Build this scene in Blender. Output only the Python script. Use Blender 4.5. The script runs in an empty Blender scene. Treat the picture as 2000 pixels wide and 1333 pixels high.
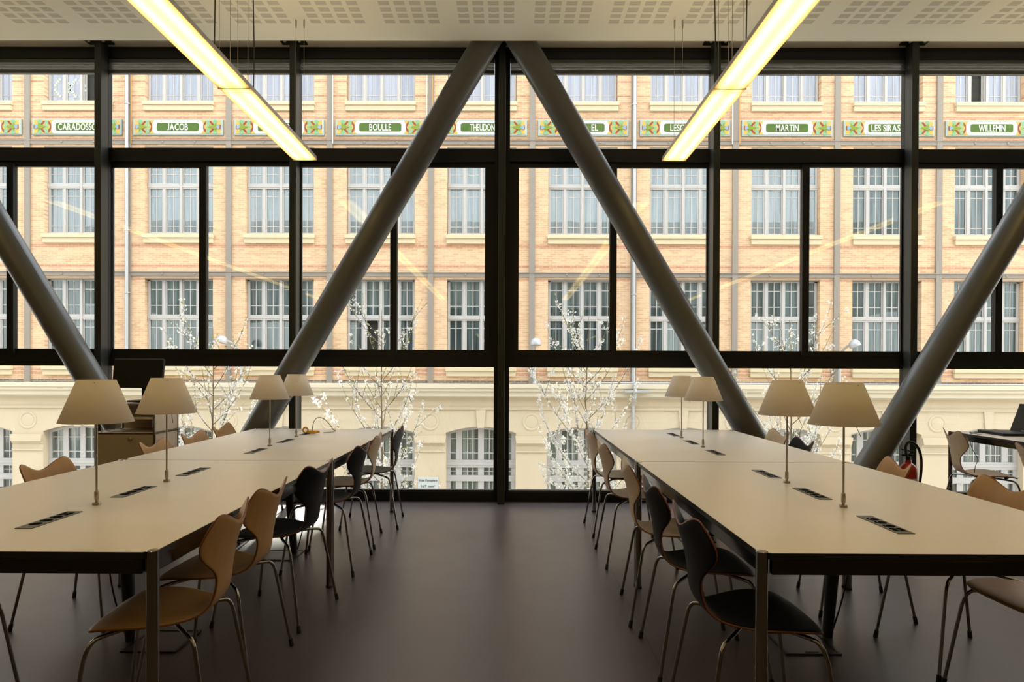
import bpy, bmesh, math, random
from mathutils import Vector, Matrix

# ------------------------------------------------------------------ camera, sky, sun, exposure
SC = bpy.context.scene
COL = SC.collection
F = 1340.0                                   # focal length in pixels of the 2000 x 1333 frame
PSI, TH, RHO, CX, CY, EYE = .00575, -.00581, .00377, 990.6, 728.6, 1.285
fw = Vector((-math.sin(PSI) * math.cos(TH), math.cos(PSI) * math.cos(TH), math.sin(TH)))
rt = Vector((math.cos(PSI), math.sin(PSI), 0)); up = rt.cross(fw)
r2 = math.cos(RHO) * rt + math.sin(RHO) * up
u2 = -math.sin(RHO) * rt + math.cos(RHO) * up
cd = bpy.data.cameras.new('camera'); cam = bpy.data.objects.new('camera', cd); COL.objects.link(cam)
cd.sensor_width = 36; cd.lens = 36 * F / 2000
cd.shift_x = -(CX - 1000) / 2000; cd.shift_y = (CY - 666.5) / 2000
cd.clip_start = .05; cd.clip_end = 300
m = Matrix((r2, u2, -fw)).transposed().to_4x4(); m.translation = (0, 0, EYE)
cam.matrix_world = m
SC.camera = cam

W = bpy.data.worlds.new('sky'); SC.world = W; W.use_nodes = True
nt = W.node_tree; nt.nodes.clear()
o_ = nt.nodes.new('ShaderNodeOutputWorld'); bg = nt.nodes.new('ShaderNodeBackground')
tc = nt.nodes.new('ShaderNodeTexCoord'); sp = nt.nodes.new('ShaderNodeSeparateXYZ')
cr = nt.nodes.new('ShaderNodeValToRGB')
cr.color_ramp.elements[0].position = .0; cr.color_ramp.elements[0].color = (1, .97, .90, 1)
cr.color_ramp.elements[1].position = .8; cr.color_ramp.elements[1].color = (.80, .88, 1, 1)
nt.links.new(tc.outputs['Generated'], sp.inputs[0]); nt.links.new(sp.outputs['Z'], cr.inputs[0])
nt.links.new(cr.outputs[0], bg.inputs['Color']); nt.links.new(bg.outputs[0], o_.inputs[0])
bg.inputs['Strength'].default_value = 4.0

sd = bpy.data.lights.new('sun', 'SUN'); sd.energy = 5.0; sd.angle = math.radians(26); sd.color = (1, .93, .80)
sun = bpy.data.objects.new('sun', sd); COL.objects.link(sun)
sun.rotation_euler = Vector((-.80, .12, -.75)).to_track_quat('-Z', 'Y').to_euler()
sun.location = (0, -10, 30)

gd = bpy.data.lights.new('sun_glint_from_window', 'SPOT'); gd.energy = 110000; gd.spot_size = math.radians(1.8); gd.spot_blend = .35; gd.shadow_soft_size = .25; gd.color = (1, .95, .86)
glint = bpy.data.objects.new('sun_glint_from_window', gd); COL.objects.link(glint); glint.location = (-4.1, 20.55, 6.7)
glint.rotation_euler = (Vector((-1.98, 5.85, 0)) - glint.location).to_track_quat('-Z', 'Y').to_euler()

vs = SC.view_settings
SC.display_settings.display_device = 'sRGB'
vs.view_transform = 'Standard'; vs.look = 'None'; vs.exposure = 0.0; vs.gamma = 1.0; vs.use_curve_mapping = False
cy = SC.cycles
cy.max_bounces = 9; cy.diffuse_bounces = 4; cy.glossy_bounces = 4; cy.transmission_bounces = 4; cy.transparent_max_bounces = 12
cy.sample_clamp_indirect = 6.0; cy.caustics_reflective = False; cy.caustics_refractive = False

# ------------------------------------------------------------------ helpers
class MB:
    """collects shapes of one part; build() links them as ONE mesh object"""
    def __init__(self): self.v = []; self.f = []; self.mi = []
    def add(self, vs_, fs, mi=0):
        b = len(self.v); self.v += [tuple(p) for p in vs_]
        for f in fs: self.f.append(tuple(b + i for i in f)); self.mi.append(mi)
        return self
    def box(self, x0, x1, y0, y1, z0, z1, mi=0):
        p = [(x0, y0, z0), (x1, y0, z0), (x1, y1, z0), (x0, y1, z0), (x0, y0, z1), (x1, y0, z1), (x1, y1, z1), (x0, y1, z1)]
        return self.add(p, [(0, 3, 2, 1), (4, 5, 6, 7), (0, 1, 5, 4), (1, 2, 6, 5), (2, 3, 7, 6), (3, 0, 4, 7)], mi)
    def bbox(self, x0, x1, y0, y1, z0, z1, b=.003, mi=0):
        """box with bevelled edges"""
        bm = bmesh.new(); bmesh.ops.create_cube(bm, size=1)
        for v in bm.verts: v.co = ((x0 + x1) / 2 + v.co.x * (x1 - x0), (y0 + y1) / 2 + v.co.y * (y1 - y0), (z0 + z1) / 2 + v.co.z * (z1 - z0))
        bmesh.ops.bevel(bm, geom=bm.edges[:], offset=b, segments=2, profile=.5, affect='EDGES')
        bm.verts.index_update()
        self.add([v.co[:] for v in bm.verts], [[v.index for v in f.verts] for f in bm.faces], mi); bm.free()
        return self
    def prism(self, poly, y0, y1, mi=0):
        """polygon in the x-z plane (counter-clockwise seen from -y), extruded from y0 (front) to y1"""
        n = len(poly)
        p = [(x, y0, z) for x, z in poly] + [(x, y1, z) for x, z in poly]
        return self.add(p, [tuple(range(n)), tuple(range(2 * n - 1, n - 1, -1))] + [(i, i + n, (i + 1) % n + n, (i + 1) % n) for i in range(n)], mi)
    def prismz(self, poly, z0, z1, mi=0):
        n = len(poly)
        p = [(x, y, z0) for x, y in poly] + [(x, y, z1) for x, y in poly]
        return self.add(p, [tuple(range(n - 1, -1, -1)), tuple(range(n, 2 * n))] + [(i, (i + 1) % n, (i + 1) % n + n, i + n) for i in range(n)], mi)
    def tube(self, pts, r, n=10, mi=0, caps=True):
        pts = [Vector(p) for p in pts]; rs = r if isinstance(r, (list, tuple)) else [r] * len(pts)
        b = len(self.v); ref = None
        for i, p in enumerate(pts):
            t = (pts[min(i + 1, len(pts) - 1)] - pts[max(i - 1, 0)])
            t = t.normalized() if t.length > 1e-9 else Vector((0, 0, 1))
            if ref is None: ref = t.orthogonal().normalized()
            a = (ref - t * ref.dot(t)); a = a.normalized() if a.length > 1e-6 else t.orthogonal().normalized()
            ref = a; c = t.cross(a)
            for k in range(n):
                q = 2 * math.pi * k / n
                self.v.append(tuple(p + rs[i] * (math.cos(q) * a + math.sin(q) * c)))
        for i in range(len(pts) - 1):
            for k in range(n):
                self.f.append((b + i * n + k, b + i * n + (k + 1) % n, b + (i + 1) * n + (k + 1) % n, b + (i + 1) * n + k)); self.mi.append(mi)
        if caps:
            self.f.append(tuple(b + k for k in range(n - 1, -1, -1))); self.mi.append(mi)
            e = b + (len(pts) - 1) * n; self.f.append(tuple(e + k for k in range(n))); self.mi.append(mi)
        return self
    def lathe(self, prof, cx=0, cy_=0, n=32, mi=0, caps=False):
        b = len(self.v)
        for r, z in prof:
            for k in range(n):
                q = 2 * math.pi * k / n; self.v.append((cx + r * math.cos(q), cy_ + r * math.sin(q), z))
        for i in range(len(prof) - 1):
            for k in range(n):
                self.f.append((b + i * n + k, b + i * n + (k + 1) % n, b + (i + 1) * n + (k + 1) % n, b + (i + 1) * n + k)); self.mi.append(mi)
        if caps:
            self.f.append(tuple(b + k for k in range(n - 1, -1, -1))); self.mi.append(mi)
            e = b + (len(prof) - 1) * n; self.f.append(tuple(e + k for k in range(n))); self.mi.append(mi)
        return self
    def xform(self, mat, start=0):
        self.v[start:] = [tuple(mat @ Vector(p)) for p in self.v[start:]]; return self
    def mesh(self, name, mats, smooth=False):
        me = bpy.data.meshes.new(name); me.from_pydata(self.v, [], self.f); me.update()
        for mt in (mats if isinstance(mats, (list, tuple)) else [mats]): me.materials.append(mt)
        me.polygons.foreach_set('material_index', self.mi)
        if smooth:
            me.polygons.foreach_set('use_smooth', [True] * len(me.polygons))
            try: me.set_sharp_from_angle(angle=math.radians(smooth if smooth is not True else 40))
            except Exception: pass
        return me
    def build(self, name, mats, parent=None, smooth=False, local=False):
        """vertices are in world space unless local=True; a part is stored relative to its parent"""
        if parent is not None and not local:
            w = wloc(parent); self.v = [(x - w.x, y - w.y, z - w.z) for x, y, z in self.v]
        ob = bpy.data.objects.new(name, self.mesh(name, mats, smooth)); COL.objects.link(ob); ob.parent = parent
        return ob

def wloc(o):
    w = Vector((0, 0, 0))
    while o is not None: w += o.location; o = o.parent
    return w
def tag(o, label, cat, group=None):
    o['label'] = label; o['category'] = cat
    if group: o['group'] = group
    return o
def thing(name, label, cat, loc=(0, 0, 0), rotz=0, group=None):
    o = bpy.data.objects.new(name, None); COL.objects.link(o); o.empty_display_size = .1
    o.location = loc; o.rotation_euler = (0, 0, rotz)
    return tag(o, label, cat, group)
def struct(name, loc=(0, 0, 0)):
    o = bpy.data.objects.new(name, None); COL.objects.link(o); o.location = loc; o['kind'] = 'structure'; return o
def sbuild(mb, name, mat, smooth=False):
    o = mb.build(name, mat, None, smooth); o['kind'] = 'structure'; return o
def kids(o): return [c for c in CH.get(o.name, [])]
def dup(root, loc, rotz, label, group=None):
    r = root.copy(); COL.objects.link(r); r.location = loc; r.rotation_euler = (0, 0, rotz); r['label'] = label
    if group: r['group'] = group
    for ch in root.children:
        c = ch.copy(); COL.objects.link(c); c.parent = r
        for g in ch.children:
            d = g.copy(); COL.objects.link(d); d.parent = c
    return r
def bez(p0, p1, p2, p3, n=12):
    p0, p1, p2, p3 = map(Vector, (p0, p1, p2, p3)); out = []
    for i in range(n + 1):
        t = i / n; out.append((1 - t) ** 3 * p0 + 3 * (1 - t) ** 2 * t * p1 + 3 * (1 - t) * t * t * p2 + t ** 3 * p3)
    return out
def smoothstep(t): t = max(0, min(1, t)); return t * t * (3 - 2 * t)
def circ(cx, cz, r, n=16, a0=0, a1=2 * math.pi, rz=None):
    rz = rz or r
    return [(cx + r * math.cos(a0 + (a1 - a0) * k / n), cz + rz * math.sin(a0 + (a1 - a0) * k / n)) for k in range(n if abs(a1 - a0) > 6.28 else n + 1)]
def rrect(x0, x1, z0, z1, r, n=5):
    out = []
    for cx, cz, a in ((x1 - r, z1 - r, 0), (x0 + r, z1 - r, 90), (x0 + r, z0 + r, 180), (x1 - r, z0 + r, 270)):
        out += circ(cx, cz, r, n, math.radians(a), math.radians(a + 90))
    return out[::-1][::-1]

# ------------------------------------------------------------------ materials
def pm(name, col, rough=.5, metal=0.0, noise=.06, nscale=6.0, bump=0.0, bscale=60.0, spec=.5, coat=0.0, aniso=None):
    mt = bpy.data.materials.new(name); mt.use_nodes = True; n = mt.node_tree; p = n.nodes['Principled BSDF']
    p.inputs['Roughness'].default_value = rough; p.inputs['Metallic'].default_value = metal
    p.inputs['Specular IOR Level'].default_value = spec; p.inputs['Coat Weight'].default_value = coat
    t = n.nodes.new('ShaderNodeTexCoord'); nz = n.nodes.new('ShaderNodeTexNoise'); nz.inputs['Scale'].default_value = nscale; nz.inputs['Detail'].default_value = 4
    mp = n.nodes.new('ShaderNodeMapping'); n.links.new(t.outputs['Object'], mp.inputs[0]); n.links.new(mp.outputs[0], nz.inputs['Vector'])
    if aniso: mp.inputs['Scale'].default_value = aniso
    mx = n.nodes.new('ShaderNodeMix'); mx.data_type = 'RGBA'
    mx.inputs[6].default_value = tuple(max(0, c * (1 - noise)) for c in col) + (1,); mx.inputs[7].default_value = tuple(min(1, c * (1 + noise)) for c in col) + (1,)
    n.links.new(nz.outputs['Fac'], mx.inputs[0]); n.links.new(mx.outputs[2], p.inputs['Base Color'])
    if bump:
        nb = n.nodes.new('ShaderNodeTexNoise'); nb.inputs['Scale'].default_value = bscale; n.links.new(t.outputs['Object'], nb.inputs['Vector'])
        b = n.nodes.new('ShaderNodeBump'); b.inputs['Strength'].default_value = bump; b.inputs['Distance'].default_value = .01
        n.links.new(nb.outputs['Fac'], b.inputs['Height']); n.links.new(b.outputs[0], p.inputs['Normal'])
    return mt

class NG:
    """small helper for node maths"""
    def __init__(self, mt): self.n = mt.node_tree
    def new(self, t): return self.n.nodes.new(t)
    def link(self, a, b): self.n.links.new(a, b)
    def math(self, op, a, b=None, c=None):
        x = self.n.nodes.new('ShaderNodeMath'); x.operation = op
        for i, v in enumerate((a, b, c)):
            if v is None: continue
            if isinstance(v, (int, float)): x.inputs[i].default_value = v
            else: self.n.links.new(v, x.inputs[i])
        return x.outputs[0]
    def mix(self, f, a, b):
        x = self.n.nodes.new('ShaderNodeMix'); x.data_type = 'RGBA'
        for i, v in ((0, f), (6, a), (7, b)):
            if isinstance(v, (int, float)): x.inputs[i].default_value = v
            elif isinstance(v, tuple): x.inputs[i].default_value = v + (1,) if len(v) == 3 else v
            else: self.n.links.new(v, x.inputs[i])
        return x.outputs[2]

def mat_brick():
    mt = pm('ochre_brick', (.5, .3, .15), .9, spec=.2); g = NG(mt); p = mt.node_tree.nodes['Principled BSDF']
    t = g.new('ShaderNodeTexCoord'); s = g.new('ShaderNodeSeparateXYZ'); g.link(t.outputs['Object'], s.inputs[0])
    c = g.new('ShaderNodeCombineXYZ'); g.link(s.outputs['X'], c.inputs[0]); g.link(s.outputs['Z'], c.inputs[1])
    def brick(c1, c2, mo):
        b = g.new('ShaderNodeTexBrick'); b.inputs['Color1'].default_value = c1 + (1,); b.inputs['Color2'].default_value = c2 + (1,); b.inputs['Mortar'].default_value = mo + (1,)
        b.inputs['Scale'].default_value = 1; b.inputs['Brick Width'].default_value = .21; b.inputs['Row Height'].default_value = .062; b.inputs['Mortar Size'].default_value = .007; b.inputs['Bias'].default_value = 0
        g.link(c.outputs[0], b.inputs['Vector']); return b.outputs['Color']
    och = brick((0.60, 0.40, 0.21), (0.42, 0.235, 0.115), (0.56, 0.45, 0.33))
    red = brick((0.42, 0.15, 0.085), (0.33, 0.105, 0.06), (0.46, 0.33, 0.26))
    drk = brick((0.204, 0.162, 0.132), (0.132, 0.108, 0.096), (0.348, 0.300, 0.252))
    nz = g.new('ShaderNodeTexNoise'); nz.inputs['Scale'].default_value = .8; nz.inputs['Detail'].default_value = 6; g.link(t.outputs['Object'], nz.inputs['Vector'])
    och2 = g.mix(g.math('MULTIPLY', nz.outputs['Fac'], .7), och, (0.56, 0.40, 0.29))
    z = s.outputs['Z']; acc = None
    for cz, h in ((9.05, .025), (8.86, .03), (8.21, .03), (4.98, .05), (4.37, .045), (3.97, .025), (1.225, .03), (1.115, .03), (9.95, .03), (9.52, .025), (9.31, .02), (10.4, .03)):
        k = g.math('COMPARE', z, cz - 4.6 * 0, h); acc = k if acc is None else g.math('MAXIMUM', acc, k)
    fin = g.mix(g.math('MULTIPLY', acc, .62), och2, red)
    fin = g.mix(g.math('LESS_THAN', z, .925), fin, drk)
    g.link(fin, p.inputs['Base Color'])
    return mt

def mat_floor():
    mt = pm('brown_linoleum', (.1, .07, .07), .38, spec=.6); g = NG(mt); p = mt.node_tree.nodes['Principled BSDF']
    t = g.new('ShaderNodeTexCoord'); n1 = g.new('ShaderNodeTexNoise'); n1.inputs['Scale'].default_value = 3.5; n1.inputs['Detail'].default_value = 8; g.link(t.outputs['Object'], n1.inputs['Vector'])
    n2 = g.new('ShaderNodeTexNoise'); n2.inputs['Scale'].default_value = 60; n2.inputs['Detail'].default_value = 3; g.link(t.outputs['Object'], n2.inputs['Vector'])
    c1 = g.mix(n1.outputs['Fac'], (.048, .034, .036), (.080, .057, .056)); c2 = g.mix(g.math('MULTIPLY', n2.outputs['Fac'], .35), c1, (.10, .075, .075))
    s = g.new('ShaderNodeSeparateXYZ'); g.link(t.outputs['Object'], s.inputs[0])
    d = g.math('ABSOLUTE', g.math('SUBTRACT', g.math('MODULO', g.math('ADD', s.outputs['X'], 20.35), 2.0), 1.0))
    g.link(g.mix(g.math('LESS_THAN', d, .002), c2, (.02, .015, .015)), p.inputs['Base Color'])
    g.link(g.math('ADD', g.math('MULTIPLY', n1.outputs['Fac'], .12), .28), p.inputs['Roughness'])
    b = g.new('ShaderNodeBump'); b.inputs['Strength'].default_value = .05; b.inputs['Distance'].default_value = .004; g.link(n2.outputs['Fac'], b.inputs['Height']); g.link(b.outputs[0], p.inputs['Normal'])
    return mt

def mat_ceiling():
    mt = pm('perforated_plaster', (.80, .78, .655), .9, spec=.15); g = NG(mt); p = mt.node_tree.nodes['Principled BSDF']
    t = g.new('ShaderNodeTexCoord'); s = g.new('ShaderNodeSeparateXYZ'); g.link(t.outputs['Object'], s.inputs[0])
    x, y = s.outputs['X'], s.outputs['Y']
    gx = g.math('MODULO', g.math('ADD', x, .451 + .634 * 40), .634)                    # panel of four columns
    ux = g.math('MODULO', gx, .1255); inx = g.math('MULTIPLY', g.math('LESS_THAN', ux, .088), g.math('LESS_THAN', gx, .47))
    gy = g.math('MODULO', g.math('ADD', g.math('MULTIPLY', y, -1.0), 5.872 + .634 * 40), .634)
    uy = g.math('MODULO', gy, .0985); iny = g.math('MULTIPLY', g.math('LESS_THAN', uy, .067), g.math('LESS_THAN', gy, .39))
    sl = g.math('LESS_THAN', g.math('MODULO', uy, .0112), .0056)
    hole = g.math('MULTIPLY', g.math('MULTIPLY', inx, iny), sl)
    near = g.math('LESS_THAN', y, 5.874)
    hole = g.math('MULTIPLY', hole, near)
    g.link(g.mix(hole, (.80, .78, .655), (.36, .33, .28)), p.inputs['Base Color'])
    return mt

def mat_glass():
    mt = bpy.data.materials.new('window_glass'); mt.use_nodes = True; n = mt.node_tree; n.nodes.clear()
    o = n.nodes.new('ShaderNodeOutputMaterial'); mx = n.nodes.new('ShaderNodeMixShader'); tr = n.nodes.new('ShaderNodeBsdfTransparent'); gl = n.nodes.new('ShaderNodeBsdfGlossy')
    tr.inputs[0].default_value = (.97, .985, .975, 1); gl.inputs['Roughness'].default_value = .0; mx.inputs[0].default_value = .045
    n.links.new(tr.outputs[0], mx.inputs[1]); n.links.new(gl.outputs[0], mx.inputs[2]); n.links.new(mx.outputs[0], o.inputs[0])
    return mt

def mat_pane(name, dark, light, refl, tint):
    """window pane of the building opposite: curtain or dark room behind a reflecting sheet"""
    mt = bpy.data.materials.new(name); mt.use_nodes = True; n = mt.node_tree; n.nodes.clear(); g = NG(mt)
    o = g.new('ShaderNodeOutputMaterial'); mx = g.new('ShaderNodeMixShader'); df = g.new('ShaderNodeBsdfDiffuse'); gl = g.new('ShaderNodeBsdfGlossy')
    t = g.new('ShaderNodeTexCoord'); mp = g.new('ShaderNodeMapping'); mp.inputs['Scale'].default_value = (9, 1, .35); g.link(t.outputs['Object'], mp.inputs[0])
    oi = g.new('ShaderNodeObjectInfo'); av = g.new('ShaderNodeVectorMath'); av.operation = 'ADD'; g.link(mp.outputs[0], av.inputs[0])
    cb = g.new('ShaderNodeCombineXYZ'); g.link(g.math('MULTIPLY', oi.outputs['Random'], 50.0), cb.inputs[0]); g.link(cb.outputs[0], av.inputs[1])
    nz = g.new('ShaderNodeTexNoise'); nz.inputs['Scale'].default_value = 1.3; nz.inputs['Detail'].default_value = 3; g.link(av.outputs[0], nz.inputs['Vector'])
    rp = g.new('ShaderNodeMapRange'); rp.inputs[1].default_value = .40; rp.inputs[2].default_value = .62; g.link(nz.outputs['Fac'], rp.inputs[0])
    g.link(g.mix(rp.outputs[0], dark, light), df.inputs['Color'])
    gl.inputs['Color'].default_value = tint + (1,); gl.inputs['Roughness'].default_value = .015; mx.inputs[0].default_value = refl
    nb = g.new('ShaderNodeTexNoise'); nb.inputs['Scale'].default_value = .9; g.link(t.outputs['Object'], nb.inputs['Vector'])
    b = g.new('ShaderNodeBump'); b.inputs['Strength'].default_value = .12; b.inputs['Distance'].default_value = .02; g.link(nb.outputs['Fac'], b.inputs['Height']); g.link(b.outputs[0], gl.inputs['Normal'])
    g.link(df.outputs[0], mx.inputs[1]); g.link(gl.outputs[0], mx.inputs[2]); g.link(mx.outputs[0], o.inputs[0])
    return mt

def mat_lamp(name, halfw):
    """lit diffuser: two tubes show as two brighter bands along the fitting, dimmer near the section ends"""
    mt = bpy.data.materials.new(name); mt.use_nodes = True; n = mt.node_tree; n.nodes.clear(); g = NG(mt)
    o = g.new('ShaderNodeOutputMaterial'); e = g.new('ShaderNodeEmission'); t = g.new('ShaderNodeTexCoord'); s = g.new('ShaderNodeSeparateXYZ'); g.link(t.outputs['Object'], s.inputs[0])
    a = g.math('DIVIDE', g.math('ABSOLUTE', s.outputs['X']), halfw)
    r = g.new('ShaderNodeValToRGB'); el = r.color_ramp.elements
    el[0].position = 0; el[0].color = (1.9, 1.2, .30, 1); el[1].position = 1; el[1].color = (.75, .36, .10, 1)
    for pos, c in ((.20, (2.0, 1.4, .38, 1)), (.50, (2.4, 1.85, .62, 1)), (.68, (2.1, 1.5, .42, 1)), (.86, (1.3, .72, .20, 1))):
        q = el.new(pos); q.color = c
    g.link(a, r.inputs[0])
    ye = g.math('SUBTRACT', .76, g.math('ABSOLUTE', s.outputs['Y']))
    fall = g.math('MINIMUM', 1.0, g.math('ADD', .40, g.math('MULTIPLY', ye, 5.0)))
    g.link(r.outputs[0], e.inputs['Color']); g.link(g.math('MULTIPLY', fall, LAMP), e.inputs['Strength']); g.link(e.outputs[0], o.inputs[0])
    return mt
LAMP = 1.9

def mat_petal():
    mt = bpy.data.materials.new('white_petals'); mt.use_nodes = True; n = mt.node_tree; n.nodes.clear(); g = NG(mt)
    o = g.new('ShaderNodeOutputMaterial'); mx = g.new('ShaderNodeMixShader'); d = g.new('ShaderNodeBsdfDiffuse'); t = g.new('ShaderNodeBsdfTranslucent')
    tc_ = g.new('ShaderNodeTexCoord'); nz = g.new('ShaderNodeTexNoise'); nz.inputs['Scale'].default_value = 30; g.link(tc_.outputs['Object'], nz.inputs['Vector'])
    c = g.mix(nz.outputs['Fac'], (.93, .92, .90), (.97, .96, .95)); g.link(c, d.inputs[0]); g.link(c, t.inputs[0]); mx.inputs[0].default_value = .45
    g.link(d.outputs[0], mx.inputs[1]); g.link(t.outputs[0], mx.inputs[2]); g.link(mx.outputs[0], o.inputs[0])
    return mt

def mat_up():
    mt = bpy.data.materials.new('added_ceiling_glow'); mt.use_nodes = True; n = mt.node_tree; n.nodes.clear(); g = NG(mt)
    o = g.new('ShaderNodeOutputMaterial'); e = g.new('ShaderNodeEmission'); t = g.new('ShaderNodeTexCoord'); nz = g.new('ShaderNodeTexNoise'); g.link(t.outputs['Object'], nz.inputs['Vector'])
    g.link(g.mix(nz.outputs['Fac'], (1, .71, .39), (1, .75, .43)), e.inputs['Color']); e.inputs['Strength'].default_value = UPL; g.link(e.outputs[0], o.inputs[0]); return mt
UPL = 6.8

def mat_shade():
    mt = bpy.data.materials.new('lamp_shade_polycarbonate'); mt.use_nodes = True; n = mt.node_tree; n.nodes.clear(); g = NG(mt)
    o = g.new('ShaderNodeOutputMaterial'); mx = g.new('ShaderNodeMixShader'); d = g.new('ShaderNodeBsdfDiffuse'); t = g.new('ShaderNodeBsdfTranslucent')
    tc_ = g.new('ShaderNodeTexCoord'); nz = g.new('ShaderNodeTexNoise'); nz.inputs['Scale'].default_value = 12; g.link(tc_.outputs['Object'], nz.inputs['Vector'])
    c = g.mix(nz.outputs['Fac'], (.87, .81, .75), (.91, .85, .79)); g.link(c, d.inputs[0]); g.link(c, t.inputs[0]); mx.inputs[0].default_value = .38
    g.link(d.outputs[0], mx.inputs[1]); g.link(t.outputs[0], mx.inputs[2]); g.link(mx.outputs[0], o.inputs[0])
    return mt

M = dict(
    brick=mat_brick(), addedglow=mat_up(), floor=mat_floor(), ceil=mat_ceiling(), glass=mat_glass(), shade=mat_shade(),
    plaster=pm('white_plaster', (.74, .71, .65), .9, spec=.2), wallp=pm('interior_wall_paint', (.34, .30, .25), .9, spec=.2),
    recess=pm('grey_slab_soffit', (.62, .58, .50), .9, spec=.2),
    black=pm('black_frame_metal', (.012, .0125, .012), .45, .0, .1, spec=.3), post=pm('dark_steel_post', (.035, .038, .034), .38, .3, .1),
    blind=pm('dark_grey_blind_slat', (.10, .10, .09), .35, .4), blindpale=pm('pale_blind_slat', (.45, .43, .38), .35, .6),
    column=pm('dark_grey_painted_steel', (.108, .106, .098), .42, .15, .05, bump=.02), bolt=pm('bright_bolt_steel', (.6, .6, .58), .3, .9),
    stone=pm('cream_limestone', (0.50, 0.418, 0.302), .9, .0, .06, 1.6, spec=.15), stone2=pm('pale_limestone_ledge', (0.528, 0.468, 0.360), .9, .0, .05, 2, spec=.15),
    sill=pm('yellowish_sill_stone', (0.516, 0.438, 0.300), .85, .0, .04, spec=.15), joint=pm('pale_joint', (0.516, 0.450, 0.336), .9),
    steelbeam=pm('grey_brown_riveted_steel', (0.216, 0.186, 0.156), .7, .0, .05, 10), wframe=pm('grey_white_window_paint', (0.385, 0.37, 0.358), .55, .0, .03),
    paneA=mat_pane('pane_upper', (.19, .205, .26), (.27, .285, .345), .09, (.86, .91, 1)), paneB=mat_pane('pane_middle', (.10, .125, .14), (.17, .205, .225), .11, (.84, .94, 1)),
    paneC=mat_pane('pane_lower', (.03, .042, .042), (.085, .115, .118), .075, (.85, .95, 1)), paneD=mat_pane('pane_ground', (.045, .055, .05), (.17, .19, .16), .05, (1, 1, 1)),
    dark=pm('room_shade_black', (.02, .02, .018), .9),
    zinc=pm('pale_zinc_pipe', (0.372, 0.384, 0.396), .45, .3), whitepipe=pm('white_conduit', (0.492, 0.492, 0.480), .5), orange=pm('orange_conduit', (0.480, 0.228, 0.036), .5),
    lampgrey=pm('pale_grey_street_lamp', (0.372, 0.378, 0.384), .4, .2), lampglass=pm('lamp_grille', (0.270, 0.252, 0.216), .3),
    t_border=pm('glazed_grey_green_tile', (.29, .35, .33), .5, spec=.15), t_white=pm('glazed_white_tile', (0.516, 0.510, 0.480), .5, spec=.15), t_green=pm('glazed_dark_green_tile', (.055, .105, .018), .5, .0, .35, 9, spec=.15),
    t_yellow=pm('glazed_yellow_tile', (0.480, 0.300, 0.060), .5, spec=.15), t_red=pm('glazed_oxblood_tile', (0.204, 0.042, 0.030), .5, spec=.15), t_mint=pm('glazed_mint_tile', (.17, .31, .17), .5, spec=.15), t_leaf=pm('glazed_leaf_green_tile', (0.156, 0.216, 0.030), .5, spec=.15), t_blue=pm('glazed_grey_blue_tile', (0.180, 0.270, 0.348), .5, spec=.15),
    signw=pm('white_enamel_sign', (0.444, 0.468, 0.468), .4), signt=pm('dark_sign_lettering', (.06, .06, .07), .5), notes=pm('pale_sticky_notes', (0.450, 0.528, 0.420), .8),
    asphalt=pm('pale_street_paving', (.52, .49, .44), .95, .0, .12, 2), bark=pm('pale_cherry_bark', (.34, .27, .20), .85, .0, .25, 20), petal=mat_petal(), bud=pm('yellow_green_buds', (.50, .52, .10), .8), stamen=pm('blossom_heart', (.70, .62, .25), .8),
    laminate=pm('pearl_white_laminate', (.78, .72, .63), .31, .0, .03, 40, spec=.6), railm=pm('dark_polished_rail', (.10, .097, .094), .15, 1.0, .03), edge=pm('black_table_edge', (.012, .012, .012), .4), chrome=pm('chrome_tube', (.30, .285, .27), .10, 1.0, .03),
    ply=pm('clear_beech_veneer', (.44, .25, .092), .42, .0, .14, 3, aniso=(2, 14, 2), spec=.4), plypale=pm('pale_maple_veneer', (.56, .42, .27), .42, .0, .08, 3, aniso=(2, 14, 2), spec=.35), plyblk=pm('black_lacquered_veneer', (.0045, .004, .004), .45, spec=.12), plyedge=pm('reddish_plywood_edge', (.20, .066, .028), .5), rubber=pm('black_rubber', (.012, .012, .012), .6),
    satin=pm('satin_metal', (.42, .37, .31), .35, .8), plastic=pm('black_plastic', (.012, .012, .013), .45, spec=.25), socket=pm('dark_grey_socket_plate', (.135, .132, .122), .5, .0, spec=.25), pin=pm('bright_pin', (.7, .7, .66), .25, 1),
    matte=pm('matte_black_socket', (.003, .003, .003), .9, spec=.02), screen=pm('dark_screen', (.006, .006, .007), .35, spec=.2), cabinet=pm('beige_powder_coated_panel', (.40, .33, .24), .5), board=pm('pale_board', (.62, .52, .40), .5), white=pm('white_plastic', (.8, .8, .78), .5),
    red=pm('extinguisher_red', (.42, .03, .015), .3), yellow=pm('yellow_orange_plastic', (.72, .36, .02), .4), cable=pm('black_cable', (.012, .012, .012), .5), gcable=pm('grey_cable', (.28, .26, .24), .5), darktrim=pm('dark_floor_trim', (.022, .02, .02), .4, .3), housing=pm('light_grey_housing', (.55, .53, .48), .4, .3),
)

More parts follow.
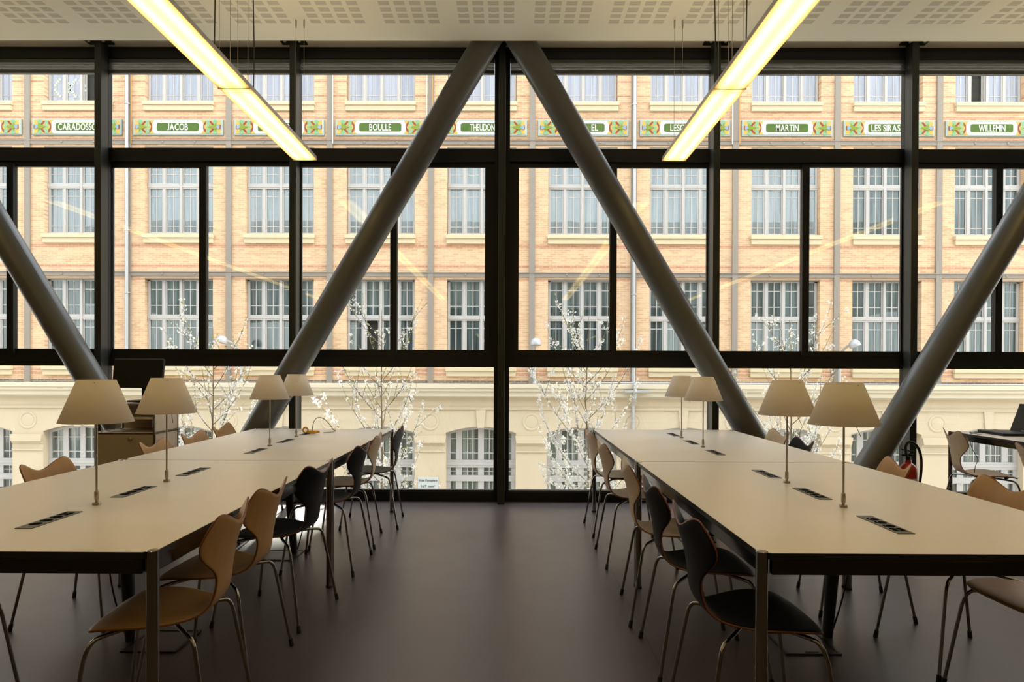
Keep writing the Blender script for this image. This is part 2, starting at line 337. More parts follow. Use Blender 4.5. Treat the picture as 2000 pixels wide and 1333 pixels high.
# ------------------------------------------------------------------ room shell
XW = 7.75                                    # side walls at +-XW
YB0, YF = -7.0, 6.62                         # back wall, inner face of the window frames
ZC, ZR = 4.233, 4.385                        # plaster ceiling, slab recess above the glazing
sbuild(MB().box(-XW, XW, YB0, 6.80, -.30, 0), 'floor', M['floor'])
cl = sbuild(MB().box(-XW, XW, YB0, 6.18, ZC, ZC + .12), 'ceiling', M['ceil'])
MB().box(-XW, XW, 6.10, 6.80, ZR, ZR + .25).build('recess_soffit', M['recess'], cl)
sbuild(MB().box(-XW - .2, -XW, YB0 - .2, 6.80, -.3, 4.6), 'wall_left', M['wallp'])
sbuild(MB().box(XW, XW + .2, YB0 - .2, 6.80, -.3, 4.6), 'wall_right', M['wallp'])
sbuild(MB().box(-XW, XW, YB0 - .2, YB0, -.3, 4.6), 'wall_back', M['wallp'])
# storeys above and below, seen only as a reflection in the windows across the street
sbuild(MB().box(-22, 22, -8, 6.78, 4.64, 8.6).box(-22, 22, -9, 5.5, 8.6, 9.1), 'wall_upper_storey', M['recess'])
sbuild(MB().box(-22, 22, -8, 6.78, -4.6, -.31), 'wall_lower_storey', M['recess'])
sbuild(MB().box(-60, 60, -12, 60, -4.8, -4.6), 'ground', M['asphalt'])

POST = [-7.69, -5.80, -3.923, -2.073, -.093, 1.931, 3.792, 5.72, 7.69]
def hwid(i): return .074 if i == 4 else .032
Z_BASE, Z_T2A, Z_T2B, Z_T1A, Z_T1B, Z_H = .108, 1.298, 1.462, 3.236, 3.408, 4.262
MID = {2: -2.990, 3: -1.140, 4: .981, 5: 2.832, 6: 4.686}
for i, x in enumerate(POST):
    t = struct('trim_%d' % (i + 1), (x, 6.55, 0))
    MB().bbox(x - .032, x + .032, 6.485, 6.603, 0, ZR, .002).build('post', M['post'], t)
    MB().box(x - .12, x + .12, 6.40, 6.56, ZR - .014, ZR - .001).build('bracket_plate', M['black'], t)
    for s in (-1, 1):
        MB().lathe([(.001, ZR - .033), (.012, ZR - .033), (.014, ZR - .026), (.014, ZR - .014)], x + s * .068, 6.46, 10).build('bolt', M['bolt'], t, True)
# continuous horizontal members
sbuild(MB().box(-XW, XW, 6.60, 6.70, Z_H, 4.335).box(-XW, XW, 6.63, 6.70, 4.335, ZR), 'trim_10', M['black'])
sbuild(MB().box(-XW, XW, YF, 6.70, .0, Z_BASE - .012).box(-XW, XW, 6.635, 6.70, Z_BASE - .012, Z_BASE), 'trim_11', M['black'])
for i in range(len(POST) - 1):
    a, b = POST[i] + hwid(i), POST[i + 1] - hwid(i + 1)
    w = struct('window_%d' % (i + 1), ((a + b) / 2, YF, 0))
    mid = MID.get(i, (a + b) / 2)
    fr = MB()
    for x in ((POST[i], a), (b, POST[i + 1])): fr.box(x[0], x[1], 6.606, 6.668, Z_BASE, Z_H)
    fr.box(a, b, YF, 6.70, 3.282, Z_T1B)                                       # upper transom
    fr.box(a, b, YF + .035, 6.70, Z_T1A + .02, 3.282)
    fr.box(a, b, YF, 6.70, Z_T2A, 1.385).box(a, b, YF + .012, 6.70, 1.385, 1.415)  # lower transom
    fr.build('frame', M['black'], w)
    MB().box(a, b, 6.656, 6.664, Z_T1B, Z_H).build('pane', M['glass'], w)
    MB().box(a, b, 6.656, 6.664, Z_BASE, Z_T2A).build('pane', M['glass'], w)
    ea = .088 if i == 4 else .012
    eb = .092 if i == 3 else .012
    for side, (x0, x1, y) in enumerate(((a, mid + .033, 6.640), (mid - .033, b, 6.672))):
        if i in (2, 5): y = 6.640 if side else 6.672
        s = MB()
        l0 = ea if side == 0 else .066
        l1 = .066 if side == 0 else eb
        s.box(x0, x0 + l0, y - .0145, y + .0145, 1.415, 3.26).box(x1 - l1, x1, y - .0145, y + .0145, 1.415, 3.26)
        s.box(x0 + l0, x1 - l1, y - .0145, y + .0145, 1.415, 1.466).box(x0 + l0, x1 - l1, y - .0145, y + .0145, 3.228 + .008 * side, 3.26)
        sh = s.build('sash', M['black'], w)
        MB().box(x0 + l0, x1 - l1, y - .004, y + .004, 1.466, 3.236).build('pane', M['glass'], sh)
        if (i == 3 and side == 1) or (i == 4 and side == 0):
            hx = x1 - l1 / 2 if side else x0 + l0 / 2
            MB().bbox(hx - .009, hx + .009, y - .034, y - .0145, 1.58, 1.72, .003).build('sash_handle', M['plastic'], sh)

# raised venetian blinds, one above each bay
BL = ['raised dark venetian blind in the outermost left bay', 'raised dark venetian blind at the far left end of the window wall', 'raised dark venetian blind above the building panel reading JACOB',
      'raised dark venetian blind in the bay left of the central post', 'raised dark venetian blind in the bay right of the central post', 'raised dark venetian blind above the building panel reading MARTIN',
      'raised dark venetian blind above the building panel reading WILLEMIN', 'raised dark venetian blind in the outermost right bay']
random.seed(5)
for i in range(len(POST) - 1):
    a, b = POST[i] + hwid(i) + .004, POST[i + 1] - hwid(i + 1) - .004
    t = thing('venetian_blind', BL[i], 'blind', ((a + b) / 2, 6.626, 4.26), 0, 'raised blinds at the top of the window wall')
    MB().bbox(a, b, 6.605, 6.650, 4.226, 4.258, .003).build('head_rail', M['blind'], t)
    for k, z in enumerate((4.212, 4.206, 4.186, 4.180, 4.160, 4.154)):
        dz = random.uniform(-.001, .001)
        s = MB(); n = 20
        for j in range(n):
            x0, x1 = a + (b - a) * j / n, a + (b - a) * (j + 1) / n
            w0, w1 = [.0012 * math.sin(j_ * 1.7 + k * 2.1) for j_ in (j, j + 1)]
            s.add([(x0, 6.604, z + dz + w0), (x1, 6.604, z + dz + w1), (x1, 6.626, z + .005 + dz), (x0, 6.626, z + .005 + dz), (x1, 6.65, z + dz), (x0, 6.65, z + dz)], [(0, 1, 2, 3), (3, 2, 4, 5)])
        so = s.build('slat', M['blindpale' if k % 2 == 0 else 'blind'], t)  # every other slat in a paler grey
        sm = so.modifiers.new('thick', 'SOLIDIFY'); sm.thickness = .0015
    MB().bbox(a, b, 6.606, 6.648, 4.122, 4.150, .004).build('bottom_rail', M['blind'], t)

# diagonal tubular columns in front of the glazing
YC = 6.352
def column(name, x_top, x_bot, label, z1=ZR - .004, rc=.124):
    """round tube between floor and slab, ends cut level"""
    mb = MB(); n = 40; d = Vector((x_top - x_bot, 0, z1)); k = d.length / z1
    v = []
    for z in (0.003, z1):
        cx = x_bot + (x_top - x_bot) * z / z1
        for j in range(n):
            q = 2 * math.pi * j / n; v.append((cx + rc * k * math.cos(q), YC + rc * math.sin(q), z))
    mb.add(v, [(j, (j + 1) % n, n + (j + 1) % n, n + j) for j in range(n)] + [tuple(range(n - 1, -1, -1)), tuple(range(n, 2 * n))])
    o = bpy.data.objects.new(name, None); COL.objects.link(o); o.location = (x_bot, YC, 0)
    tag(o, label, 'column', 'diagonal steel columns along the window wall'); o['kind'] = 'thing'
    mb.build('tube', M['column'], o, 60)
    bp = MB(); bp.lathe([(rc * k + .03, .001), (rc * k + .03, .012), (rc * k - .02, .012)], x_bot, YC, 40); bp.v = [(x, YC + (y - YC) * .82, z) for x, y, z in bp.v]
    bp.build('foot_ring', M['black'], o, True)
def lx(x0, s): return lambda z: x0 + s * z
column('diagonal_column', -2.772 + .5875 * ZR, -2.772, 'grey diagonal tubular column rising from behind the left table to the central peak')
column('diagonal_column', 2.624 - .5898 * ZR, 2.624, 'grey diagonal tubular column rising from behind the right table to the central peak')
column('diagonal_column', -3.195 - .606 * ZR, -3.195, 'grey diagonal tubular column leaning left at the left edge, beside the monitor')
column('diagonal_column', 3.070 + .596 * ZR, 3.070, 'grey diagonal tubular column leaning right, in front of the fire extinguisher')

# ------------------------------------------------------------------ pendant lights
def pendant(x, label, y_end=5.945, nsec=7, first=True):
    L, G, zb, zt, hw = 1.513, .008, 3.08, 3.135, .1025
    t = thing('linear_pendant_light', label, 'pendant light', (x, y_end - 2.0, zb), 0, 'suspended linear pendant lights')
    lm = M.setdefault('lampdiff', mat_lamp('lit_pendant_diffuser', hw))
    y1 = y_end
    for k in range(nsec):
        y0 = y1 - L; c = (y0 + y1) / 2
        h = MB()
        h.box(x - hw, x + hw, y0, y1, zb + .014, zt - .012).box(x - hw + .02, x + hw - .02, y0 + .01, y1 - .01, zt - .012, zt)
        ho = h.build('housing', M['housing'], t)
        MB().box(x - hw - .002, x + hw + .002, y0 - .006, y0, zb + .006, zb + .03).build('end_cap', M['housing'], ho)
        MB().box(x - hw - .002, x + hw + .002, y1, y1 + .004, zb + .006, zb + .03).build('end_cap', M['housing'], ho)
        d = MB(); n = 8
        pts = [(-hw + 2 * hw * j / n, -.006 * (1 - ((j - n / 2) / (n / 2)) ** 2)) for j in range(n + 1)]
        vv = [(px, yy - c, pz + .013) for yy in (y0, y1) for px, pz in pts]
        d.add(vv, [(j, n + 1 + j, n + 2 + j, j + 1) for j in range(n)])
        d.add([(-hw, y0 - c, .013), (hw, y0 - c, .013), (hw, y1 - c, .0138), (-hw, y1 - c, .0138)], [(0, 1, 2, 3)])
        do = bpy.data.objects.new('diffuser', d.mesh('diffuser', lm)); COL.objects.link(do); do.parent = t; do.location = (0, c - (y_end - 2.0), 0)
        for yy in (y0 + .14, y1 - .14):
            for s in (-1, 1):
                cb = MB().tube([(x + s * .034, yy, zt), (x + s * .034, yy, ZC - .002)], .0016, 6)
                co = cb.build('suspension_wire', M['satin'], t)
                MB().lathe([(.0045, ZC - .075), (.007, ZC - .05), (.007, ZC - .012), (.004, ZC - .002)], x + s * .034, yy, 10, caps=True).build('wire_grip', M['satin'], co, True)
        MB().box(x - hw + .025, x + hw - .025, y0 + .015, y1 - .015, zt - .001, zt + .003).build('added_top_glow', M['addedglow'], t)  # glowing top face added to brighten the ceiling and room
        y1 = y0 - G
    for yy in (y_end - L - .30, y_end - L + .33):
        MB().tube([(x, yy, zt), (x + .004, yy, 3.5), (x - .004, yy, 3.9), (x, yy, ZC)], .004, 8).build('power_cable', M['cable'], t)
pendant(-1.795, 'long lit linear pendant light hanging over the left table')
pendant(1.400, 'long lit linear pendant light hanging over the right table')
pendant(-5.0, 'long lit linear pendant light over the left edge of the room')
pendant(4.60, 'long lit linear pendant light over the table with the laptop')

# ------------------------------------------------------------------ tables
def table(x0, x1, y0, y1, label, sockets, jleg):
    zt = .74; r = .018
    t = thing('work_table', label, 'table', ((x0 + x1) / 2, (y0 + y1) / 2, 0), 0, 'large white work tables')
    c = .032
    poly = [(x0 + c, y0), (x1 - c, y0), (x1 - c * .2, y0 + c * .8), (x1, y0 + c), (x1, y1 - c), (x1 - c * .2, y1 - c * .8), (x1 - c, y1), (x0 + c, y1), (x0 + c * .2, y1 - c * .8), (x0, y1 - c), (x0, y0 + c), (x0 + c * .2, y0 + c * .8)]
    tp = MB(); tp.prismz(poly, zt - .019, zt, 1)
    ins = [(x + (.0015 if x < (x0 + x1) / 2 else -.0015), y + (.0015 if y < (y0 + y1) / 2 else -.0015)) for x, y in poly]
    tp.prismz(ins, zt, zt + .0008, 0)
    to = tp.build('table_top', [M['laminate'], M['edge']], t)
    rl = MB(); ri = .03
    rl.bbox(x0 + 2 * r, x1 - 2 * r, y0 + .006, y0 + ri, zt - .066, zt - .0195, .003).bbox(x0 + 2 * r, x1 - 2 * r, y1 - ri, y1 - .006, zt - .066, zt - .0195, .003)
    rl.bbox(x0 + .006, x0 + ri, y0 + 2 * r, y1 - 2 * r, zt - .066, zt - .0195, .003).bbox(x1 - ri, x1 - .006, y0 + 2 * r, y1 - 2 * r, zt - .066, zt - .0195, .003)
    rl.build('frame_rail', M['railm'], t)
    for lx_ in (x0 + r * .5, x1 - r * .5):
        for ly in (y0 + r * .9, y1 - r * .9):
            lo = MB().lathe([(r, .012), (r, zt + .0015), (r - .003, zt + .0035)], lx_, ly, 24, caps=True).build('leg', M['chrome'], t, 30)
            MB().lathe([(r + .002, 0.0), (r + .002, .012)], lx_, ly, 20, caps=True).build('leg_foot', M['rubber'], lo)
    for sx, sy in sockets:
        s = MB().bbox(sx - .029, sx + .029, sy - .138, sy + .138, zt + .0005, zt + .0035, .001)
        so = s.build('socket_strip', M['socket'], to)
        sg_ = -1 if sx > 0 else 1            # right tables: sockets at the window end of the strip
        for k, dy in enumerate((-.075 * sg_, -.022 * sg_, .031 * sg_)):
            MB().lathe([(.021, zt + .0036), (.0205, zt + .0042), (.018, zt + .0040)], sx, sy + dy, 20, caps=True).build('socket', M['matte'], so)
        MB().lathe([(.003, zt + .004), (.003, zt + .0065)], sx - .012, sy - .075 * sg_, 8, caps=True).lathe([(.003, zt + .004), (.003, zt + .0065)], sx - .012, sy - .022 * sg_, 8, caps=True).lathe([(.003, zt + .004), (.003, zt + .0065)], sx - .012, sy + .031 * sg_, 8, caps=True).build('earth_pin', M['pin'], so)
        ca, cb = sy + .082 * sg_, sy + .107 * sg_
        MB().box(sx - .020, sx - .003, ca - .018, ca + .018, zt + .0035, zt + .0045).box(sx + .003, sx + .020, ca - .018, ca + .018, zt + .0035, zt + .0045).box(sx - .02, sx + .02, cb - .002, cb + .002, zt + .0035, zt + .0042).build('data_port', M['matte'], so)
    return t
LX0, LX1, RX0, RX1 = -2.292, -1.052, .742, 1.990
table(LX0, LX1, 2.010, 4.022, 'white work table at the front left, with a tall lamp pair and three socket strips', [(-1.638, 2.43), (-1.645, 2.99), (-1.655, 3.57)], 0)
table(LX0, LX1, 4.028, 6.130, 'white work table at the back left, by the window, with the yellow plug on it', [(-1.665, 4.47), (-1.675, 5.10), (-1.690, 5.68)], 1)
table(RX0, RX1, 2.035, 4.040, 'white work table at the front right, with black chairs pushed in on its aisle side', [(1.315, 2.42), (1.322, 3.02), (1.332, 3.58)], 0)
table(RX0, RX1, 4.046, 6.190, 'white work table at the back right, by the window, with two lamps standing close together', [(1.338, 4.50), (1.345, 5.12), (1.350, 5.72)], 1)
table(3.915, 5.20, 4.05, 6.16, 'white work table at the right edge carrying the black laptop', [], 0)

# ------------------------------------------------------------------ chairs
def chair_shell():
    R = [(.420, .4265, .150, 0, 0, 0), (.415, .4335, .186, 0, -.003, 0), (.395, .441, .206, 0, -.003, 0), (.350, .446, .217, 0, 0, 0), (.295, .444, .219, 0, .004, 0), (.240, .438, .210, 0, .008, 0), (.192, .434, .190, 0, .009, 0),
         (.146, .433, .162, 0, .008, 0), (.104, .438, .132, .002, .005, 0), (.070, .453, .108, .004, .002, 0), (.048, .478, .095, .006, 0, 0), (.036, .508, .089, .007, 0, 0), (.030, .543, .084, .008, 0, 0), (.027, .572, .089, .010, 0, 0),
         (.023, .598, .114, .016, 0, 0), (.018, .625, .152, .030, 0, .0), (.012, .651, .184, .046, 0, .06), (.005, .676, .203, .056, 0, .22), (-.003, .698, .205, .052, 0, .48), (-.012, .724, .199, .040, 0, .78), (-.020, .749, .188, .026, 0, 1.0)]
    N = 20; v = []; f = []
    def bumpf(t):
        return smoothstep(t / .9) if t < .9 else 1 - .16 * smoothstep((t - .9) / .1)
    for (u, z, hw, c, e, k) in R:
        for j in range(N + 1):
            s = -1 + 2 * j / N; a = abs(s)
            # seat front edge bows in the plan, wings come forward
            v.append((u + c * s * s - (.012 * s ** 4 if u > .408 else 0) - .012 * k * bumpf(a) * .3, s * hw, z + e * s * s + .053 * k * bumpf(a)))
    n1 = N + 1
    for i in range(len(R) - 1):
        for j in range(N): f.append((i * n1 + j, i * n1 + j + 1, (i + 1) * n1 + j + 1, (i + 1) * n1 + j))
    mb = MB(); mb.add(v, f); return mb
def make_chair(label, black):
    t = thing('stacking_chair', label, 'chair', (0, 0, 0), 0, 'shell chairs around the work tables')
    sm_ = chair_shell()
    o = sm_.build('seat_shell', [M[black], M['plyedge']], t, 80, local=True)
    sd_ = o.modifiers.new('ply', 'SOLIDIFY'); sd_.thickness = .0105; sd_.offset = 0; sd_.material_offset_rim = 1; sd_.use_even_offset = False
    sb = o.modifiers.new('smooth', 'SUBSURF'); sb.levels = 1; sb.render_levels = 1
    MB().bbox(.17, .29, -.055, .055, .410, .426, .004).build('mount_plate', M['plastic'], t, local=True)
    for fr in (1, 0):
        for s in (-1, 1):
            if fr: p = bez((.25, s * .02, .414), (.30, s * .10, .416), (.350, s * .165, .418), (.380, s * .185, .408), 8) + bez((.380, s * .185, .408), (.398, s * .198, .395), (.405, s * .204, .37), (.411, s * .208, .33), 6)[1:] + [(.456, s * .243, .012)]
            else: p = bez((.21, s * .02, .414), (.16, s * .10, .413), (.110, s * .170, .412), (.084, s * .192, .402), 8) + bez((.084, s * .192, .402), (.071, s * .202, .392), (.066, s * .206, .37), (.060, s * .209, .33), 6)[1:] + [(.004, s * .245, .012)]
            lo = MB().tube(p, .0072, 10).build('leg', M['chrome'], t, True, local=True)
            q = Vector(p[-1]); d = (Vector(p[-1]) - Vector(p[-2])).normalized()
            MB().tube([q - d * .022, q + d * .006, (q.x + d.x * .012, q.y + d.y * .012, 0.0)], [.0095, .0105, .010], 10).build('rubber_foot', M['rubber'], lo, True, local=True)
    for s in (-1, 1):
        MB().bbox(.335, .36, s * .13 - .012, s * .13 + .012, .421, .437, .003).build('seat_bumper', M['plastic'], t, local=True)
    return t
PROTO = {}
def chair(x, y, deg, black, label, group):
    """x, y: back centre line on the floor and the middle of the seat width; deg: direction the sitter faces"""
    if black not in PROTO:
        c = make_chair(label, black); PROTO[black] = c
        c.location = (x, y, 0); c.rotation_euler = (0, 0, math.radians(deg)); c['group'] = group
        return c
    return dup(PROTO[black], (x, y, 0), math.radians(deg), label, group)
GL = 'chairs on the aisle side of the left tables'; GE = 'chairs on the far side of the left tables'; GD = 'chairs on the aisle side of the right tables'; GF = 'chairs on the far side of the right tables'
chair(-.975, 2.42, 186, 'ply', 'brown wood chair at the front left table corner, whole seat showing beside the leg', GL)
chair(-1.010, 2.915, 179.5, 'ply', 'brown wood chair second along the aisle of the left tables, before a black one', GL)
chair(-.990, 3.555, 173, 'plyblk', 'black chair just before the paired chrome legs of the left tables, aisle side', GL)
chair(-.960, 4.46, 178.5, 'plyblk', 'black chair just past the paired legs on the aisle side of the left table', GL)
chair(-.985, 5.10, 185, 'plypale', 'pale wood chair between two black chairs at the aisle side of the back left table', GL)
chair(-.915, 5.70, 184, 'plyblk', 'black chair nearest the window on the aisle side of the left table', GL)
chair(-2.370, 2.42, 0, 'ply', 'brown wood chair at the far left edge of which only a front leg shows', GE)
chair(-2.435, 3.56, 0, 'ply', 'brown wood chair at the left end of the far row, before an arched window', GE)
chair(-2.415, 4.61, 1, 'ply', 'brown wood chair in front of the beige cabinet door', GE)
chair(-2.430, 5.21, 0, 'ply', 'brown wood chair just right of the beige cabinet, before the blossom trunk', GE)
chair(-2.515, 5.93, 0, 'ply', 'brown wood chair beside the foot of the diagonal column behind the left table', GE)
chair(.608, 2.40, 0, 'plyblk', 'black chair at the front right table corner, whole seat showing behind the leg', GD)
chair(.612, 3.03, -2, 'plyblk', 'black chair second along the aisle side of the right table', GD)
chair(.612, 3.655, -4, 'plypale', 'pale wood chair at the paired legs midway along the aisle of the right tables', GD)
chair(.610, 4.645, 1, 'plypale', 'pale wood chair second from the window on the aisle side of the right table', GD)
chair(.620, 5.47, 2, 'plypale', 'pale wood chair nearest the window on the aisle side of the right table', GD)
chair(2.225, 2.56, 181, 'ply', 'brown wood chair at the right edge with only its round seat showing below the table', GF)
chair(2.215, 3.06, 180, 'ply', 'brown wood chair behind the front right table, its raised back cut by the right edge', GF)
chair(2.105, 3.73, 170, 'ply', 'brown wood chair behind the right table, in front of the fire extinguisher', GF)
chair(2.085, 4.88, 177, 'plyblk', 'black chair behind the right table beside the lamp stem', GF)
chair(2.180, 5.56, 180, 'plypale', 'pale wood chair behind the right table, at the foot of the diagonal column', GF)
chair(3.640, 5.69, -13, 'plypale', 'pale wood chair at the laptop table, fully seen against the cream wall', 'chairs at the laptop table')
chair(3.44, 4.52, 0, 'plypale', 'pale wood chair at the laptop table, cut by the right edge', 'chairs at the laptop table')

# ------------------------------------------------------------------ table lamps
def table_lamp(x, y, rot, label, group):
    if 'lamp' in PROTO: return dup(PROTO['lamp'], (x, y, .7409), rot, label, group)
    t = thing('table_lamp', label, 'table lamp', (x, y, .7409), rot, group); PROTO['lamp'] = t
    MB().lathe([(.0155, 0), (.0155, .008), (.0145, .010), (.006, .011)], 0, 0, 24, caps=True).build('base', M['satin'], t, 30, local=True)
    MB().lathe([(.006, .010), (.0065, .018), (.0085, .022), (.0085, .052), (.0065, .056), (.004, .058)], 0, 0, 20, caps=True).build('collar', M['satin'], t, 30, local=True)
    MB().lathe([(.0042, .056), (.0042, .400)], 0, 0, 16, caps=True).build('stem', M['satin'], t, 30, local=True)
    MB().lathe([(.010, .380), (.012, .39), (.012, .42), (.018, .425), (.022, .45), (.018, .475), (.002, .485)], 0, 0, 20, caps=True).build('bulb_holder', M['white'], t, 30, local=True)
    sh = MB().lathe([(.1335, .328), (.0685, .494)], 0, 0, 64).build('shade', M['shade'], t, 30, local=True)
    so = sh.modifiers.new('wall', 'SOLIDIFY'); so.thickness = .0012
    MB().tube([(.021, -.020, .36), (.033, -.045, .31), (.040, -.056, .283)], .0012, 6).build('dimmer_rod', M['plastic'], t, local=True)
    mb = MB().lathe([(.0005, -.001), (.0022, -.001), (.0022, .0015), (.0005, .0018)], 0, 0, 10, caps=True)
    a = math.atan2(-.94, .28); rr = .0722
    mb.xform(Matrix.Translation((rr * math.cos(a), rr * math.sin(a), .4835)) @ Matrix.Rotation(a, 4, 'Z') @ Matrix.Rotation(math.radians(90 - 21), 4, 'Y'))
    mb.build('shade_pin', M['satin'], sh, local=True)
    return t
GP = 'white shaded lamps on the left tables'; GQ = 'white shaded lamps on the right tables'
table_lamp(-1.637, 2.70, .15, 'white cone shaded table lamp nearest on the left table, leftmost of all lamps', GP)
table_lamp(-1.641, 3.26, .25, 'white cone shaded table lamp in front of the black monitor', GP)
table_lamp(-1.677, 4.76, .1, 'white cone shaded table lamp on the back left table, overlapping the lamp behind it', GP)
table_lamp(-1.696, 5.41, .3, 'white cone shaded table lamp beside the yellow plug, nearest the window on the left', GP)
table_lamp(1.320, 2.727, 0, 'white cone shaded table lamp nearest on the right table, rightmost of all lamps', GQ)
table_lamp(1.327, 3.304, .2, 'white cone shaded table lamp second on the right table, left of the nearest one', GQ)
table_lamp(1.343, 4.80, .1, 'white cone shaded table lamp in front of the diagonal column on the right table', GQ)
table_lamp(1.354, 5.45, .4, 'white cone shaded table lamp nearest the window on the right, half behind another shade', GQ)

# ------------------------------------------------------------------ things on, under and beside the tables
# yellow plug with a looped grey cable
t = thing('power_plug', 'yellow orange plug with a looped grey cable on the back left table', 'plug', (-1.70, 5.66, .7445))
MB().bbox(-1.672, -1.60, 5.615, 5.655, .7445, .772, .010).tube([(-1.61, 5.635, .758), (-1.575, 5.64, .760)], [.013, .009], 12).build('plug_body', M['yellow'], t, 30)
mb = MB(); mb.tube([(.021 * math.cos(q / 10 * math.pi), 0, .021 * math.sin(q / 10 * math.pi)) for q in range(21)], .007, 8); mb.xform(Matrix.Translation((-1.69, 5.63, .774))); mb.build('grip_ring', M['yellow'], t, True)
MB().tube(bez((-1.635, 5.64, .77), (-1.645, 5.68, .92), (-1.56, 5.72, .90), (-1.50, 5.78, .765), 14) + bez((-1.50, 5.78, .765), (-1.46, 5.82, .747), (-1.50, 5.76, .746), (-1.56, 5.70, .746), 8)[1:], .0035, 8).build('plug_cable', M['gcable'], t, True)
# cable risers and floor boxes
def riser(x, y, dx, side, label):
    t = thing('cable_riser', label, 'cable duct', (x, y, 0), 0, 'black cable risers under the tables')
    MB().tube([(x, y, .004), (x + dx * .5, y, .33), (x + dx, y, .665)], [.024, .03, .036], 16).build('duct', M['cable'], t, True)
    MB().tube(bez((x + side * .024, y, .03), (x + side * .09, y - .01, .25), (x + side * .12, y - .02, .40), (x + dx + side * .05, y, .665), 12), .004, 8).build('loose_cable', M['cable'], t, True)
def floor_box(x, y, label):
    t = thing('floor_box', label, 'floor box', (x, y, 0), 0, 'floor boxes under the tables')
    w, d, b = .125, .13, .012
    MB().box(x - w, x + w, y - d, y - d + b, 0, .006).box(x - w, x + w, y + d - b, y + d, 0, .006).box(x - w, x - w + b, y - d + b, y + d - b, 0, .006).box(x + w - b, x + w, y - d + b, y + d - b, 0, .006).build('trim_frame', M['darktrim'], t)
    MB().box(x - w + b, x + w - b, y - d + b, y + d - b, 0, .003).build('box_lid', M['floor'], t)
    MB().box(x - .03, x + .03, y - d + b + .012, y - d + b + .02, .003, .0045).build('lid_grip', M['darktrim'], t)
riser(1.525, 3.30, .05, 1, 'black cable riser under the front right table'); floor_box(1.37, 3.22, 'square floor box under the front right table')
riser(-1.50, 4.74, -.05, 1, 'black cable riser under the back left table'); floor_box(-1.57, 4.68, 'square floor box under the back left table')
riser(-1.78, 3.20, -.03, -1, 'black cable riser under the front left table'); floor_box(-1.63, 3.20, 'square floor box under the front left table')
riser(1.55, 5.30, .05, 1, 'black cable riser under the back right table'); floor_box(1.40, 5.22, 'square floor box under the back right table')

# beige cabinet with chrome tube frame and a monitor
x0, x1, y0, y1 = -3.155, -2.712, 5.20, 5.56
t = thing('storage_cabinet', 'beige metal cabinet with chrome tube frame and open top shelf, left by the window', 'cabinet', ((x0 + x1) / 2, (y0 + y1) / 2, 0))
fr = MB()
zs = (.05, .415, .785, 1.005)
for x in (x0, x1):
    for y in (y0, y1): fr.tube([(x, y, .0), (x, y, zs[-1])], .0095, 10)
    for z in zs: fr.tube([(x, y0, z), (x, y1, z)], .0095, 10)
for z in zs:
    for y in (y0, y1): fr.tube([(x0, y, z), (x1, y, z)], .0095, 10)
fr.build('tube_frame', M['chrome'], t, True)
e = .010
MB().box(x0 - .004, x0 + .004, y0 + e, y1 - e, zs[0] + e, zs[2] - e).box(x1 - .004, x1 + .004, y0 + e, y1 - e, zs[0] + e, zs[2] - e).box(x1 - .004, x1 + .004, y0 + e, y1 - e, zs[2] + e, zs[3] - e).box(x0 + e, x1 - e, y1 - .004, y1 + .004, zs[0] + e, zs[3] - e).build('side_panels', M['board'], t)
MB().box(x0 + e, x1 - e, y0 + e, y1 - e, zs[2] - .004, zs[2] + .004).box(x0 + e, x1 - e, y0 + e, y1 - e, zs[3] - .004, zs[3] + .004).box(x0 + e, x1 - e, y0 + e, y1 - e, zs[0] - .004, zs[0] + .004).build('shelf_panels', M['cabinet'], t)
MB().box(x0 + e, x1 - e, y0 + .05, y0 + .30, .885, .905).build('inner_shelf', M['board'], t)
for za, zb in ((zs[0], zs[1]), (zs[1], zs[2])):
    d = MB().bbox(x0 + e, x1 - e, y0 - .004, y0 + .006, za + e, zb - e, .002).build('door', M['cabinet'], t)
    k = MB().lathe([(.004, 0), (.004, .012), (.013, .014), (.014, .022), (.011, .026)], 0, 0, 16, caps=True)
    k.xform(Matrix.Translation(((x0 + x1) / 2 + .045, y0 - .004, zb - .045)) @ Matrix.Rotation(math.radians(90), 4, 'X')); k.build('door_knob', M['satin'], d, 30)
zt = zs[3] + .0105
t = thing('monitor', 'black flat monitor on top of the beige cabinet', 'monitor', (-2.90, 5.38, zt))
R3 = Matrix.Translation((-2.915, 5.34, zt + .225)) @ Matrix.Rotation(math.radians(3), 4, 'Z') @ Matrix.Rotation(math.radians(-10), 4, 'X')
mb = MB().bbox(-.19, .19, 0, .035, -.115, .115, .006); mb.xform(R3); mb.build('case', M['plastic'], t)
mb = MB().box(-.178, .178, -.0015, .0005, -.098, .103); mb.xform(R3); mb.build('screen', M['screen'], t)
MB().bbox(-2.905, -2.845, 5.375, 5.40, zt + .012, zt + .20, .004).build('stand_neck', M['plastic'], t)
MB().bbox(-2.98, -2.77, 5.30, 5.47, zt, zt + .014, .005).build('stand_base', M['plastic'], t)

# laptop and its cables on the right table
t = thing('laptop', 'open black laptop on the table at the right edge', 'laptop', (4.24, 5.88, .7412))
mb = MB().bbox(-.14, .13, -.19, .19, 0, .024, .005); mb.xform(Matrix.Translation((4.24, 5.88, .7412)) @ Matrix.Rotation(math.radians(-6), 4, 'Z')); lb = mb.build('base', M['plastic'], t)
mb = MB()
for r_ in range(5):
    for k in range(12): mb.box(-.10 + r_ * .022, -.082 + r_ * .022, -.155 + k * .026, -.132 + k * .026, .024, .0255)
mb.xform(Matrix.Translation((4.24, 5.88, .7412)) @ Matrix.Rotation(math.radians(-6), 4, 'Z')); mb.build('keyboard', M['screen'], lb)
RL = Matrix.Translation((4.24, 5.88, .7412)) @ Matrix.Rotation(math.radians(-6), 4, 'Z') @ Matrix.Translation((.125, 0, .02)) @ Matrix.Rotation(math.radians(19), 4, 'Y')
